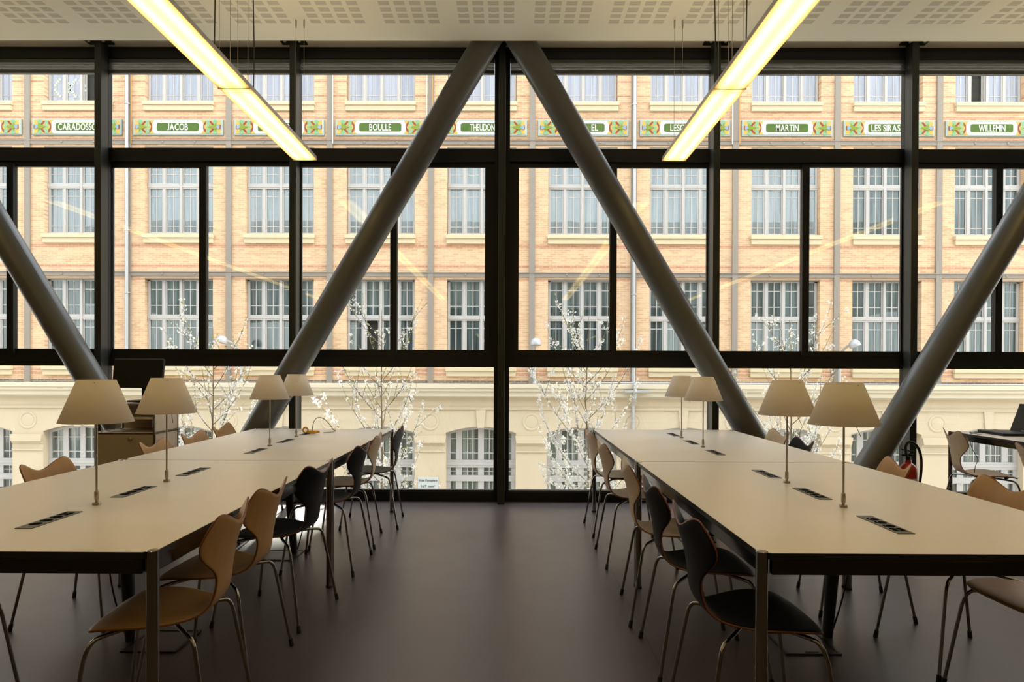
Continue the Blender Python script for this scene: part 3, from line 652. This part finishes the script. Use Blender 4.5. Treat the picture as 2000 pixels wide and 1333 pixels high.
mb = MB().bbox(0, .014, -.19, .19, 0, .25, .005); mb.xform(RL); ld = mb.build('lid', M['plastic'], t)
mb = MB().box(-.001, .001, -.173, .173, .022, .236); mb.xform(RL); mb.build('screen', M['screen'], ld)
mb = MB().box(-.0012, -.0002, -.03, .03, .007, .0125); mb.xform(RL); mb.build('badge', M['satin'], ld)
tag(MB().tube(bez((4.12, 6.03, .7455), (4.05, 6.08, .75), (3.98, 5.90, .747), (3.92, 5.86, .748), 10) + bez((3.92, 5.86, .748), (3.885, 5.84, .745), (3.88, 5.83, .70), (3.89, 5.80, .62), 8)[1:] + bez((3.89, 5.80, .62), (3.93, 5.74, .50), (3.82, 5.66, .56), (3.80, 5.64, .450), 10)[1:], .0025, 8).build('laptop_cable', M['cable'], None, True), 'thin black cable running from the laptop over the table edge to the chair', 'cable')
tag(MB().tube(bez((4.10, 5.98, .7445), (4.02, 6.10, .745), (3.98, 6.02, .745), (3.97, 5.80, .745), 12), .0022, 8).build('earphone_cable', M['cable'], None, True), 'thin black lead lying on the table left of the laptop', 'cable')

# fire extinguisher
ex, ey = 3.605, 6.24
t = thing('fire_extinguisher', 'red fire extinguisher with black hose by the right window post', 'fire extinguisher', (ex, ey, 0))
MB().lathe([(.070, .004), (.078, .012), (.078, .36), (.072, .40), (.050, .43), (.028, .445), (.026, .47)], ex, ey, 32, caps=True).build('cylinder', M['red'], t, 40)
MB().lathe([(.0786, .19), (.0786, .31)], ex, ey, 32).build('data_label', M['white'], t, True)
MB().lathe([(.022, .465), (.022, .50), (.012, .51), (.012, .53)], ex, ey, 16, caps=True).bbox(ex - .06, ex + .05, ey - .014, ey + .014, .505, .525, .004).build('valve', M['plastic'], t, 40)
mb = MB().bbox(-.09, .02, -.010, .010, 0, .010, .002); mb.xform(Matrix.Translation((ex + .02, ey, .545)) @ Matrix.Rotation(math.radians(12), 4, 'Y')); mb.build('lever', M['plastic'], t)
MB().tube(bez((ex - .02, ey - .02, .50), (ex - .09, ey - .03, .66), (ex + .05, ey - .03, .70), (ex + .10, ey - .02, .52), 14) + bez((ex + .10, ey - .02, .52), (ex + .13, ey - .01, .40), (ex + .10, ey, .25), (ex + .085, ey, .12), 8)[1:], .012, 10).build('hose', M['rubber'], t, True)

# ------------------------------------------------------------------ the building across the street
YW = 20.75; X0B, BW = -14.664, 3.0561
BD = thing('brick_building', 'ochre brick building with tall grey windows and cream arched ground floor, across the street', 'building', (0, YW, -4.6))
bays = list(range(-2, 11)); XA, XZ = X0B - 2 * BW, X0B + 11 * BW
def bc(k): return X0B + (k + .5) * BW
OW = 1.04                                                    # half width of an opening
rows = [(9.356, 12.0), (5.354, 7.985), (1.354, 4.0)]
wm = MB()
zc = [.83] + [z for r_ in rows[::-1] for z in r_] + [13.2]
D = YW + .35
for i in range(len(zc) - 1):
    za, zb = zc[i], zc[i + 1]
    if i % 2 == 0: wm.box(XA, XZ, YW, D, za, zb)
    else:
        xs = [XA] + [x for k in bays for x in (bc(k) - OW, bc(k) + OW)] + [XZ]
        for j in range(0, len(xs), 2): wm.box(xs[j], xs[j + 1], YW, D, za, zb)
bwall = wm.build('brick_wall', M['brick'], BD)
# keep the brick pattern in world height: object coordinates start at the pavement
bwall.location.z = 4.6; bwall.data.transform(Matrix.Translation((0, 0, -4.6)))

# ground floor with segmental arches
gw = MB(); ZS, ZA, NA = -.66, -.475, 14
for k in bays:
    c = bc(k); gw.box(X0B + k * BW, c - OW - .02, YW - .02, D, -4.6, .83).box(c + OW + .02, X0B + (k + 1) * BW, YW - .02, D, -4.6, .83)
    h = ZA - ZS; w_ = OW + .02; Rr = (w_ * w_ + h * h) / (2 * h)
    def az(x): return ZA - Rr + math.sqrt(max(0, Rr * Rr - (x - c) ** 2))
    for j in range(NA):
        xa, xb = c - w_ + 2 * w_ * j / NA, c - w_ + 2 * w_ * (j + 1) / NA
        p = [(xa, YW - .02, az(xa)), (xb, YW - .02, az(xb)), (xb, YW - .02, .83), (xa, YW - .02, .83), (xa, D, az(xa)), (xb, D, az(xb)), (xb, D, .83), (xa, D, .83)]
        gw.add(p, [(0, 1, 2, 3), (4, 7, 6, 5), (0, 4, 5, 1), (3, 2, 6, 7)])
gw.build('stone_ground_floor', M['stone'], BD)
cn = MB(); 
for z0, z1, p_ in ((.705, .835, .34), (.610, .705, .30), (.455, .610, .24), (.40, .455, .10)): cn.box(XA, XZ, YW - p_, YW, z0, z1)
cn.build('cornice', M['stone2'], BD)
MB().box(XA, XZ, YW - .07, YW - .019, .05, .10).box(XA, XZ, YW - .05, YW - .019, .10, .135).build('string_course', M['stone'], BD)
for k in range(-2, 12):
    xp = X0B + k * BW; b = min(max(xp, XA + .2), XZ - .2)
    im = MB(); hw = BW / 2 - OW - .02
    if XA + 1 < xp < XZ - 1:
        im.prism([(xp - hw - .02, -.75), (xp - hw + .02, -.96), (xp + hw - .02, -.96), (xp + hw + .02, -.75)][::1], YW - .12, YW - .02).box(xp - hw, xp + hw, YW - .06, YW - .02, -1.02, -.96).box(xp - hw, xp + hw, YW - .05, YW - .02, -1.24, -1.19)
        im.build('impost_band', M['stone'], BD)
        md = MB(); ring = [(.27, 0), (.268, .012), (.235, .022), (.20, .012), (.19, .004), (.185, .012), (.14, .018), (.001, .019)]
        md.lathe(ring, 0, 0, 32); md.xform(Matrix.Translation((xp, YW - .02, -.32)) @ Matrix.Rotation(math.radians(90), 4, 'X')); md.build('medallion', M['stone'], BD, 50)
    MB().box(xp - .085, xp + .085, YW - .06, YW, .835, 13.2).build('pilaster', M['steelbeam'], BD)
for zc_ in (4.12, 8.105):
    MB().box(XA, XZ, YW - .05, YW, zc_ - .062, zc_ + .062).box(XA, XZ, YW - .075, YW - .05, zc_ + .05, zc_ + .07).build('steel_beam', M['steelbeam'], BD)
for k in bays:
    c = bc(k)
    vo = MB()
    for s in (-1, 1):
        for xa, xb in ((.22, .26), (.50, .60), (.78, .95), (1.06, 1.30)):
            z_a = (ZA + .04) if xa < 1 else ZS + .1
            vo.add([(c + s * (xa - .008), YW - .0215, z_a), (c + s * (xa + .008), YW - .0215, z_a), (c + s * (xb + .008), YW - .0215, .05), (c + s * (xb - .008), YW - .0215, .05)], [(0, 1, 2, 3) if s > 0 else (3, 2, 1, 0)])
    vo.build('voussoir_joints', M['joint'], BD)
    MB().prism([(c - .10, ZA - .03), (c + .10, ZA - .03), (c + .15, .05), (c - .15, .05)], YW - .06, YW - .019).build('keystone', M['stone'], BD)
    for zc_ in (4.12, 8.105):
        for s in (-.48, .50):
            bo = MB().lathe([(.001, .03), (.03, .022), (.038, 0)], 0, 0, 12); bo.xform(Matrix.Translation((c + s, YW - .05, zc_)) @ Matrix.Rotation(math.radians(90), 4, 'X')); bo.build('beam_bolt', M['steelbeam'], BD, True)

LT = [(-.955, -.605), (-.445, -.075), (.075, .445), (.605, .955)]
YP = YW + .20
def upper_window(c, z0, top, pm_, dark_lights=(), bare=False):
    f = MB(); W2 = OW - .012; y0, y1 = YP - .03, YP + .05; H = top - z0
    f.box(c - W2, c + LT[0][0], y0, y1, z0, top)
    f.box(c + LT[3][1], c + W2, y0, y1, z0, top)
    for j in range(3):
        a, b = LT[j][1], LT[j + 1][0]; f.box(c + a, c + b, y0 + .012, y1, z0, top).box(c + a + .042, c + b - .042, y0 - .012, y0 + .012, z0 + .06, top)
    f.box(c - .035, c + .035, y0 - .04, y0, z0, top)
    f.box(c - W2, c + W2, y0 - .02, y1, z0, z0 + .06)
    if H > 1.6: f.box(c - W2, c + W2, y0 - .02, y1, z0 + 1.39, z0 + 1.55).box(c - W2, c + W2, y0 - .035, y0 - .02, z0 + 1.44, z0 + 1.48).box(c - W2, c + W2, y0, y1, top - .06, top)
    for li, (a, b) in enumerate(LT):
        if li in dark_lights: continue
        m_ = (a + b) / 2; zt_ = min(top, z0 + 1.39)
        f.box(c + m_ - .013, c + m_ + .013, y0 + .03, y1 - .02, z0 + .06, zt_)
        f.box(c + a, c + b, y0 + .031, y1 - .021, z0 + .235, z0 + .262)
        if H > 1.6:
            f.box(c + a, c + b, y0 + .031, y1 - .021, z0 + 1.147, z0 + 1.174)
        else: pass
    if H > 1.6:
        for li, (a, b) in enumerate(LT):
            m_ = (a + b) / 2
            f.box(c + m_ - .013, c + m_ + .013, y0 + .03, y1 - .02, z0 + 1.55, top - .06)
            for zz in (1.835, 2.32): f.box(c + a, c + b, y0 + .031, y1 - .021, z0 + zz - .013, z0 + zz + .013)
    fo = f.build('window', M['wframe'], BD)
    p = MB(); p.box(c - W2, c + W2, YP + .01, YP + .018, z0 + .03, top - .03)
    if dark_lights:
        p = MB(); p.box(c - W2, c + W2, YP + .01, YP + .018, z0 + 1.45, top - .03) if H > 1.6 else None
        for li, (a, b) in enumerate(LT):
            if li not in dark_lights: p.box(c + a - .02, c + b + .02, YP + .01, YP + .018, z0 + .03, min(z0 + 1.45, top - .03))
    w = wloc(fo); po = p.build('window_pane', M[pm_], fo)
    if dark_lights:
        dk = MB()
        for li in dark_lights: dk.box(c + LT[li][0] - .03, c + LT[li][1] + .03, YP + .12, YP + .13, z0 + .03, min(z0 + 1.42, top))
        dk.build('room_shade_sheet', M['dark'], fo)  # near-black sheet stands in for the shade of the unlit room
        for li in dark_lights:                               # the sash itself stands open into the room
            a, b = LT[li]; sw = b - a; sgn = 1 if li in (0, 2) else -1; hx = c + (a if sgn > 0 else b)
            s = MB(); hz = min(1.33, top - z0 - .06)
            s.box(0, .045, -.02, .02, 0, hz).box(sw - .045, sw, -.02, .02, 0, hz).box(.045, sw - .045, -.02, .02, 0, .05).box(.045, sw - .045, -.02, .02, hz - .05, hz).box(sw / 2 - .012, sw / 2 + .012, -.012, .012, .05, hz - .05).box(.045, sw - .045, -.012, .012, hz - .26, hz - .235)
            rot = Matrix.Rotation(math.radians(62), 4, 'Z') if sgn > 0 else Matrix.Rotation(math.radians(180 - 62), 4, 'Z')
            s.xform(Matrix.Translation((hx, YP - .0 + .02, z0 + .06)) @ rot); s.build('open_sash', M['wframe'], fo)
    return fo
def sill(c, z0):
    MB().bbox(c - OW - .03, c + OW + .03, YW - .12, YW + .16, z0 - .145, z0 - .03, .008).bbox(c - OW - .01, c + OW + .01, YW - .08, YW + .1, z0 - .30, z0 - .145, .006).build('sill', M['sill'], BD)
for k in bays:
    c = bc(k)
    upper_window(c, 9.356, 11.9, 'paneA', (2,) if k == 0 else ((1,) if k == 9 else ()))
    upper_window(c, 5.354, 7.98, 'paneB' if k < 8 else 'paneC')  # right-hand bays: darker pane colour stands in for a reflected building
    upper_window(c, 1.354, 3.995, 'paneC', (1,) if k == 3 else ())
    for z0 in (9.356, 5.354, 1.354): sill(c, z0)
    for z0 in (7.985, 4.0): MB().box(c - OW, c + OW, YW + .01, YW + .16, z0 - .035, z0 + .0).build('lintel', M['steelbeam'], BD)
    # arched ground floor window
    f = MB(); W2 = OW + .02; y0, y1 = YP + .02, YP + .10
    h = ZA - ZS; Rr = ((OW + .02) ** 2 + h * h) / (2 * h)
    def az(x): return ZA - Rr + math.sqrt(max(0, Rr * Rr - x * x))
    LG = LT if k < 4 else [(-.93, -.77), (-.58, -.09), (.09, .58), (.77, .93)]
    xs = [-W2] + [x for l in LG for x in l] + [W2]
    for j in range(0, len(xs), 2):
        a, b = xs[j], xs[j + 1]; f.prism([(c + a, -4.2), (c + b, -4.2), (c + b, az(b) - .005), (c + a, az(a) - .005)], y0, y1)
    for (a, b) in LG:
        m_ = (a + b) / 2
        f.prism([(c + a, az(a) - .09), (c + b, az(b) - .09), (c + b, az(b) - .005), (c + a, az(a) - .005)], y0, y1)
        nm = 3 if b - a > .45 else (1 if b - a < .2 else 2)
        for q in range(1, nm):
            mq = a + (b - a) * q / nm; f.box(c + mq - .013, c + mq + .013, y0 + .03, y1 - .02, -4.2, az(mq) - .06)
        for zz in (-.86, -1.30, -1.86, -2.55, -3.1): f.box(c + a, c + b, y0 + .031, y1 - .021, zz - .013, zz + .013)
    f.box(c - W2, c + W2, y0 - .02, y1, -1.74, -1.51).box(c - W2, c + W2, y0 - .035, y0 - .02, -1.66, -1.58).box(c - W2, c + W2, y0 - .02, y1, -2.16, -1.98).box(c - W2, c + W2, y0, y1, -4.6, -3.6)
    fo = f.build('arched_window', M['wframe'], BD)
    n = 12; pl = [(c - W2, -4.2), (c + W2, -4.2)] + [(c + W2 - 2 * W2 * j / n, az(W2 - 2 * W2 * j / n) - .02) for j in range(n + 1)]
    MB().prism(pl, y0 + .045, y0 + .052).build('window_pane', M['paneD'], fo)
# sticky notes on the upper left window
fo_ = [o for o in BD.children if o.name.startswith('window')][0]
nt_ = MB(); c = bc(0); sc_ = .075
def note(x, z): nt_.box(c + x, c + x + sc_, YP + .002, YP + .008, z, z + sc_)
for (cx_, cz_) in ((-.62, 9.80), (-.14, 9.78)):
    for q in range(4):
        for sx, sz in ((1, 1), (1, -1), (-1, 1), (-1, -1)): note(cx_ + sx * (.07 + .05 * q) - .04, cz_ + sz * (.25 - .06 * q))
nt_.build('sticky_notes', M['notes'], BD)
# room shell behind the windows keeps the panes dark
MB().box(XA, XZ, D + .02, D + .1, -4.6, 13.2).build('back_wall', M['dark'], BD)

# glazed tile name panels
def text_raw(body, bold):
    cu = bpy.data.curves.new('lettering', 'FONT'); cu.body = body; cu.size = 1; cu.extrude = .01; cu.align_x = 'CENTER'; cu.offset = bold
    ob = bpy.data.objects.new('lettering', cu); COL.objects.link(ob)
    bpy.context.view_layer.update()
    me = bpy.data.meshes.new_from_object(ob.evaluated_get(bpy.context.evaluated_depsgraph_get()))
    bpy.data.objects.remove(ob); bpy.data.curves.remove(cu)
    return me
CAP = {}
def text_mesh(body, h, wmax, bold=.0, squeeze=1.0):
    """h: height of a capital letter; the word is squeezed to at most wmax wide"""
    if bold not in CAP:
        q = text_raw('H', bold); CAP[bold] = max(v.co.y for v in q.vertices), min(v.co.y for v in q.vertices); bpy.data.meshes.remove(q)
    top, bot = CAP[bold]
    if body.isupper():                       # capitals letter by letter, each on the base line
        mb = MB(); x = 0
        for ch in body:
            if ch == ' ': x += .28; continue
            q = text_raw(ch, bold); lo = min(v.co.x for v in q.vertices); hi = max(v.co.x for v in q.vertices)
            b_ = min(v.co.y for v in q.vertices); t_ = max(v.co.y for v in q.vertices); k_ = (top - bot) / (t_ - b_)
            mb.add([(v.co.x - lo + x, bot + (v.co.y - b_) * k_, v.co.z) for v in q.vertices], [tuple(p.vertices) for p in q.polygons]); x += hi - lo + .075; bpy.data.meshes.remove(q)
        me = mb.mesh('lettering', [])
    else: me = text_raw(body, bold)
    xs = [v.co.x for v in me.vertices]; w = max(xs) - min(xs); cx_ = (max(xs) + min(xs)) / 2
    sy = h / (top - bot); sx = min(sy * squeeze, wmax / w)
    for v in me.vertices: x, y, z = v.co; v.co = ((x - cx_) * sx, -z * .5, (y - (top + bot) / 2) * sy)
    return me
NAMES = {0: ('CARADOSSO', .02, 1.16), 1: ('JACOB', 0, .62), 2: ('N', .33, .12), 3: ('BOULLE', 0, .66), 4: ('THEUDON', .02, .74), 5: ('EL', .34, .2), 6: ('LESC', -.24, .42), 7: ('MARTIN', 0, .68), 8: ('LES SIRAS', -.115, .86), 9: ('WILLEMIN', 0, .80)}
ORN = [M['t_yellow'], M['t_red'], M['t_mint'], M['t_leaf'], M['t_blue']]
def ornament(cx, cz, s):
    """glazed floral panel; s=+1 has its ring towards the right"""
    o = MB(); y = YW - .078
    def P(poly, k, mi):
        q = [(cx + s * x, cz + z) for x, z in poly]
        if s < 0: q = q[::-1]
        o.prism(q, y - .0025 * k, y, mi)
    P([(-.29, -.195), (.30, -.195), (.24, -.10), (.24, .10), (.30, .195), (-.29, .195)], 1, 0)
    for zz in (1, -1):
        a = circ(-.12, zz * .145, .075, 10); P(a, 2, 2)
        a = [(-.18, zz * .02), (-.14, zz * .15), (-.08, zz * .02)]; P(a if zz < 0 else a[::-1], 3, 3)
    ro, ri = circ(.10, 0, .14, 20, math.radians(-80), math.radians(80), .19), circ(.085, 0, .10, 20, math.radians(-80), math.radians(80), .13)
    P(ro + ri[::-1], 3, 1)
    for zz in (1, -1):
        b = [(.06, zz * .165), (.01, zz * .185), (-.09, zz * .07), (-.03, zz * .05)]; P(b if zz > 0 else b[::-1], 3, 1)
        b = [(.02, zz * .03), (.06, zz * .19), (.15, zz * .185), (.16, zz * .02)]; P(b[::-1] if zz > 0 else b, 4, 2)
    P(circ(.13, 0, .075, 14), 5, 0); P(circ(.115, 0, .05, 12), 6, 2)
    P([(-.20, 0), (-.15, -.06), (-.05, -.055), (.02, -.02), (.12, 0), (.02, .02), (-.05, .055), (-.15, .06)], 7, 3)
    P([(-.26, -.07), (-.19, -.05), (-.15, 0), (-.19, .05), (-.26, .07)], 8, 4); P([(-.285, -.06), (-.26, -.05), (-.26, .05), (-.285, .06)], 8, 1)
    return o
for k in bays:
    c = bc(k); zm = 8.545
    pnl = MB()
    pnl.bbox(c - 1.36, c + 1.36, YW - .07, YW, zm - .24, zm + .24, .012)
    po = pnl.build('name_panel', M['t_border'], BD)
    MB().box(c - 1.31, c + 1.31, YW - .077, YW - .069, zm - .195, zm + .195).build('white_field', M['t_white'], po)
    rr_ = rrect(c - .635, c + .635, zm - .125, zm + .125, .06)
    MB().prism(rr_, YW - .081, YW - .076).build('green_cartouche', M['t_green'], po)
    ornament(c - 1.01, zm, 1).build('floral_ornament', ORN, po); ornament(c + 1.01, zm, -1).build('floral_ornament', ORN, po)
    if k in NAMES:
        s, dx, wm_ = NAMES[k]; me = text_mesh(s, .20, wm_, .016, .8)
        lo = bpy.data.objects.new('lettering', me); me.materials.append(M['t_white']); COL.objects.link(lo); lo.parent = po
        lo.location = Vector((c + dx, YW - .083, zm)) - wloc(po)
# fire lane sign
sg = thing('fire_lane_sign', 'small white sign on the cream wall reading Voie Pompiers', 'sign', (-2.50, YW - .03, -2.18))
MB().bbox(-2.81, -2.19, YW - .045, YW - .02, -2.37, -2.0, .005).build('sign_plate', M['signw'], sg)
for s, z, w_ in (('Voie Pompiers', -2.10, .56), ('16.T  mm²', -2.275, .44)):
    me = text_mesh(s, .075, w_, .008, .95); lo = bpy.data.objects.new('lettering', me); me.materials.append(M['signt']); COL.objects.link(lo); lo.parent = sg
    lo.location = Vector((-2.50, YW - .046, z)) - sg.location

# pipes on the facade
def vpipe(name, x, r, z0, z1, mat, label, cat, grp, clips=True, y=None):
    y = y or YW - .075 - r
    t = thing(name, label, cat, (x, y, z0), 0, grp)
    MB().tube([(x, y, z0), (x, y, z1)], r, 12).build('pipe', mat, t, True)
    if clips:
        z = z0 + .8
        while z < z1:
            MB().tube([(x, y, z - .02), (x, y, z + .02)], r * 1.35, 12).box(x - r * 1.6, x + r * 1.6, y, YW - .0, z - .012, z + .012).build('pipe_clip', mat, t); z += 1.9
vpipe('drainpipe', -11.60, .048, .84, 13, M['zinc'], 'thick grey drainpipe on the brick wall, left of the panel reading JACOB', 'drainpipe', 'drainpipes on the brick building')
vpipe('drainpipe', 3.675, .048, .84, 13, M['zinc'], 'thick grey drainpipe on the brick wall, right of the central column peak', 'drainpipe', 'drainpipes on the brick building')
t = thing('lower_drainpipe', 'grey drainpipe crossing the cream ground floor below the cornice, right of the blossom', 'drainpipe', (3.675, YW - .4, -4.6))
MB().tube([(3.675, YW - .40, .90), (3.675, YW - .40, .42), (3.675, YW - .12, .20), (3.675, YW - .12, -4.6)], .05, 12).build('pipe', M['zinc'], t, True)
MB().box(3.35, 4.10, YW - .50, YW - .34, .60, .66).build('flashing', M['zinc'], t)
for x, lb in ((-5.40, 'thin white conduit beside the panel reading BOULLE'), (-2.571, 'thin white conduit between the panels BOULLE and THEUDON'), (6.613, 'thin white conduit left of the panel reading MARTIN')):
    vpipe('wall_conduit', x, .018, 8.05, 13, M['whitepipe'], lb, 'conduit', 'thin conduits on the brick building', False)
for x, lb in ((-11.49, 'thin orange conduit beside the drainpipe left of the panel reading JACOB'), (-2.40, 'thin orange conduit left of the panel reading THEUDON'), (6.83, 'thin orange conduit just left of the panel reading MARTIN')):
    vpipe('wall_conduit', x, .012, 8.05, 13, M['orange'], lb, 'conduit', 'thin conduits on the brick building', False)
tag(MB().tube([(2.3, YW - .30, .875), (8, YW - .30, .87), (18, YW - .30, .86)], .02, 8).build('ledge_pipe', M['zinc'], None, True), 'long thin grey pipe lying along the cornice ledge on the right half', 'pipe')

# curved arm lamps standing on the cornice
def wall_lamp(px, hx, hy, hz, tilt, label):
    t = thing('street_lamp', label, 'street lamp', (px, YW - .22, .838), 0, 'dome lamps on the cornice')
    MB().tube([(px, YW - .22, .838), (px, YW - .22, 1.5)] + bez((px, YW - .22, 1.5), (px, YW - .22, 1.86), (px + (hx - px) * .3, (YW + hy) / 2, hz - .02), (hx, hy, hz + .02), 10)[1:], .04, 10).build('pole', M['lampgrey'], t, True)
    MB().lathe([(.06, .84), (.06, .88), (.045, .90)], px, YW - .22, 14, caps=True).build('pole_foot', M['lampgrey'], t)
    T = Matrix.Translation((hx, hy, hz - .06)) @ Matrix.Rotation(math.radians(tilt), 4, 'Y') @ Matrix.Rotation(math.radians(-6), 4, 'X')
    mb = MB().lathe([(.001, .20), (.07, .185), (.12, .145), (.148, .08), (.150, .0), (.146, -.01)], 0, 0, 28); mb.xform(T); hd = mb.build('dome', M['lampgrey'], t, True)
    sm2 = hd.modifiers.new('wall', 'SOLIDIFY'); sm2.thickness = .006
    mb = MB().lathe([(.001, -.035), (.08, -.022), (.142, .0)], 0, 0, 24); mb.xform(T); mb.build('glass_cover', M['lampglass'], hd, True)
wall_lamp(.70, .70, 19.6, 2.03, 0, 'grey dome lamp right of the central window post')
wall_lamp(9.80, 9.80, 19.6, 2.02, -22, 'grey dome lamp tilted, seen left of the right window post')
wall_lamp(-8.10, -8.30, 19.6, 2.07, 14, 'grey dome lamp behind the blossom in the left windows')

# ------------------------------------------------------------------ blossoming trees just outside
def tree(x, y, seed, label, top, dens, zfork):
    rnd = random.Random(seed)
    t = thing('blossoming_tree', label, 'tree', (x, y, -4.6), 0, 'young blossoming trees outside the window')
    tr = MB(); lead = [(x + rnd.uniform(-.01, .01), y, -4.6), (x + rnd.uniform(-.03, .03), y, -2.2), (x, y, -.6), (x + rnd.uniform(-.015, .015), y, .3), (x + rnd.uniform(-.03, .03), y + .02, .9), (x + rnd.uniform(-.04, .04), y, top)]
    tr.tube(lead, [.05, .03, .016, .012, .008, .002], 8)
    br = MB(); twigs = []
    def leadp(z):
        for a, b in zip(lead, lead[1:]):
            if a[2] <= z <= b[2]:
                q = (z - a[2]) / (b[2] - a[2]); return Vector(a).lerp(Vector(b), q)
        return Vector(lead[-1])
    nb = 44
    for i in range(nb):
        z = -2.1 + (top - .45 + 2.1) * i / (nb - 1) + rnd.uniform(-.05, .05)
        az_ = i * 2.4 + rnd.uniform(-.4, .4); ln = (.95 if z < .4 else .95 - .35 * (z - .4) / max(.2, top - .4)) * rnd.uniform(.75, 1.15)
        p0 = leadp(z); hor = Vector((math.cos(az_), math.sin(az_) * .55, 0))
        if p0.y + hor.y * ln * .7 < 7.15: hor.y = abs(hor.y) * .5
        p1 = p0 + hor * ln * .30 + Vector((0, 0, ln * .26)); p2 = p0 + hor * ln * .52 + Vector((0, 0, ln * .58)); p3 = p0 + hor * ln * (.60 + rnd.uniform(-.06, .1)) + Vector((0, 0, ln * .98))
        c_ = bez(p0, p1, p2, p3, 9); br.tube(c_, [.0052 - .0042 * k / 9 for k in range(10)], 5); twigs.append((c_, .12, z))
        for q in range(rnd.randint(1, 4)):
            k = rnd.randint(2, 6); s0 = Vector(c_[k]); dv = (Vector(c_[k + 1]) - s0).normalized()
            sd_ = Vector((rnd.uniform(-1, 1), rnd.uniform(-.6, .6), rnd.uniform(.1, .8))).normalized(); l2 = ln * rnd.uniform(.22, .5)
            e_ = s0 + (dv * .6 + sd_ * .7).normalized() * l2; c2 = bez(s0, s0.lerp(e_, .35) + dv * .02, s0.lerp(e_, .7) + Vector((0, 0, .02)), e_, 6)
            br.tube(c2, [.0032 - .0022 * k2 / 6 for k2 in range(7)], 4); twigs.append((c2, .05, z))
    tr.build('trunk', M['bark'], t, True); br.build('branches', M['bark'], t, True)
    pt, bd = MB(), MB()
    def flower(p, r):
        nrm = Vector((rnd.uniform(-1, 1), rnd.uniform(-1, .4), rnd.uniform(-.5, 1))).normalized(); a = nrm.orthogonal().normalized(); b = nrm.cross(a)
        for k in range(5):
            q = 2 * math.pi * k / 5 + rnd.uniform(-.1, .1); d = math.cos(q) * a + math.sin(q) * b; e_ = math.cos(q + 1.57) * a + math.sin(q + 1.57) * b
            pt.add([p + d * r * .1, p + d * r * .55 + e_ * r * .40 + nrm * r * .18, p + d * r + nrm * r * .35, p + d * r * .55 - e_ * r * .40 + nrm * r * .18], [(0, 1, 2, 3)], 0)
        pt.add([p + a * r * .17 + nrm * r * .12, p + b * r * .17 + nrm * r * .12, p - a * r * .17 + nrm * r * .12, p - b * r * .17 + nrm * r * .12], [(0, 1, 2, 3)], 1)
    for c_, skip, z in twigs:
        clusters = []
        ln = sum((Vector(c_[k + 1]) - Vector(c_[k])).length for k in range(len(c_) - 1))
        low = dens * (1.5 if z < .0 else (.95 if z < .5 else .55))
        for q in range(max(1, int(ln * 34 * low))):
            f_ = rnd.uniform(skip, 1) * (len(c_) - 1.001); k = int(f_); p = Vector(c_[k]).lerp(Vector(c_[k + 1]), f_ - k)
            for w in range(rnd.choice((1, 1, 2, 3, 5))):
                flower(p + Vector((rnd.gauss(0, .014), rnd.gauss(0, .014), rnd.gauss(0, .016))), rnd.uniform(.011, .0175))
        for q in range(int(ln * 30)):
            f_ = rnd.uniform(.1, 1) * (len(c_) - 1.001); k = int(f_); p = Vector(c_[k]).lerp(Vector(c_[k + 1]), f_ - k)
            d = Vector((rnd.uniform(-1, 1), rnd.uniform(-1, 1), rnd.uniform(0, 1.4))).normalized(); l = rnd.uniform(.010, .024); s = d.orthogonal().normalized() * l * .35
            bd.add([p, p + d * l * .5 + s, p + d * l, p + d * l * .5 - s], [(0, 1, 2, 3)])
    pt.build('blossom', [M['petal'], M['stamen']], t); bd.build('buds', M['bud'], t)
tree(-3.43, 7.85, 3, 'young white blossoming tree outside, behind the two left back chairs', 1.75, 1.0, .5)
tree(-1.475, 7.80, 11, 'young white blossoming tree outside, left of the central window post', 1.95, .75, .7)
tree(.874, 7.80, 23, 'young white blossoming tree outside, densest, right of the central window post', 1.90, 1.5, .6)
tree(3.22, 7.90, 31, 'young white blossoming tree outside, behind the lamps of the right table', 1.85, .9, .6)
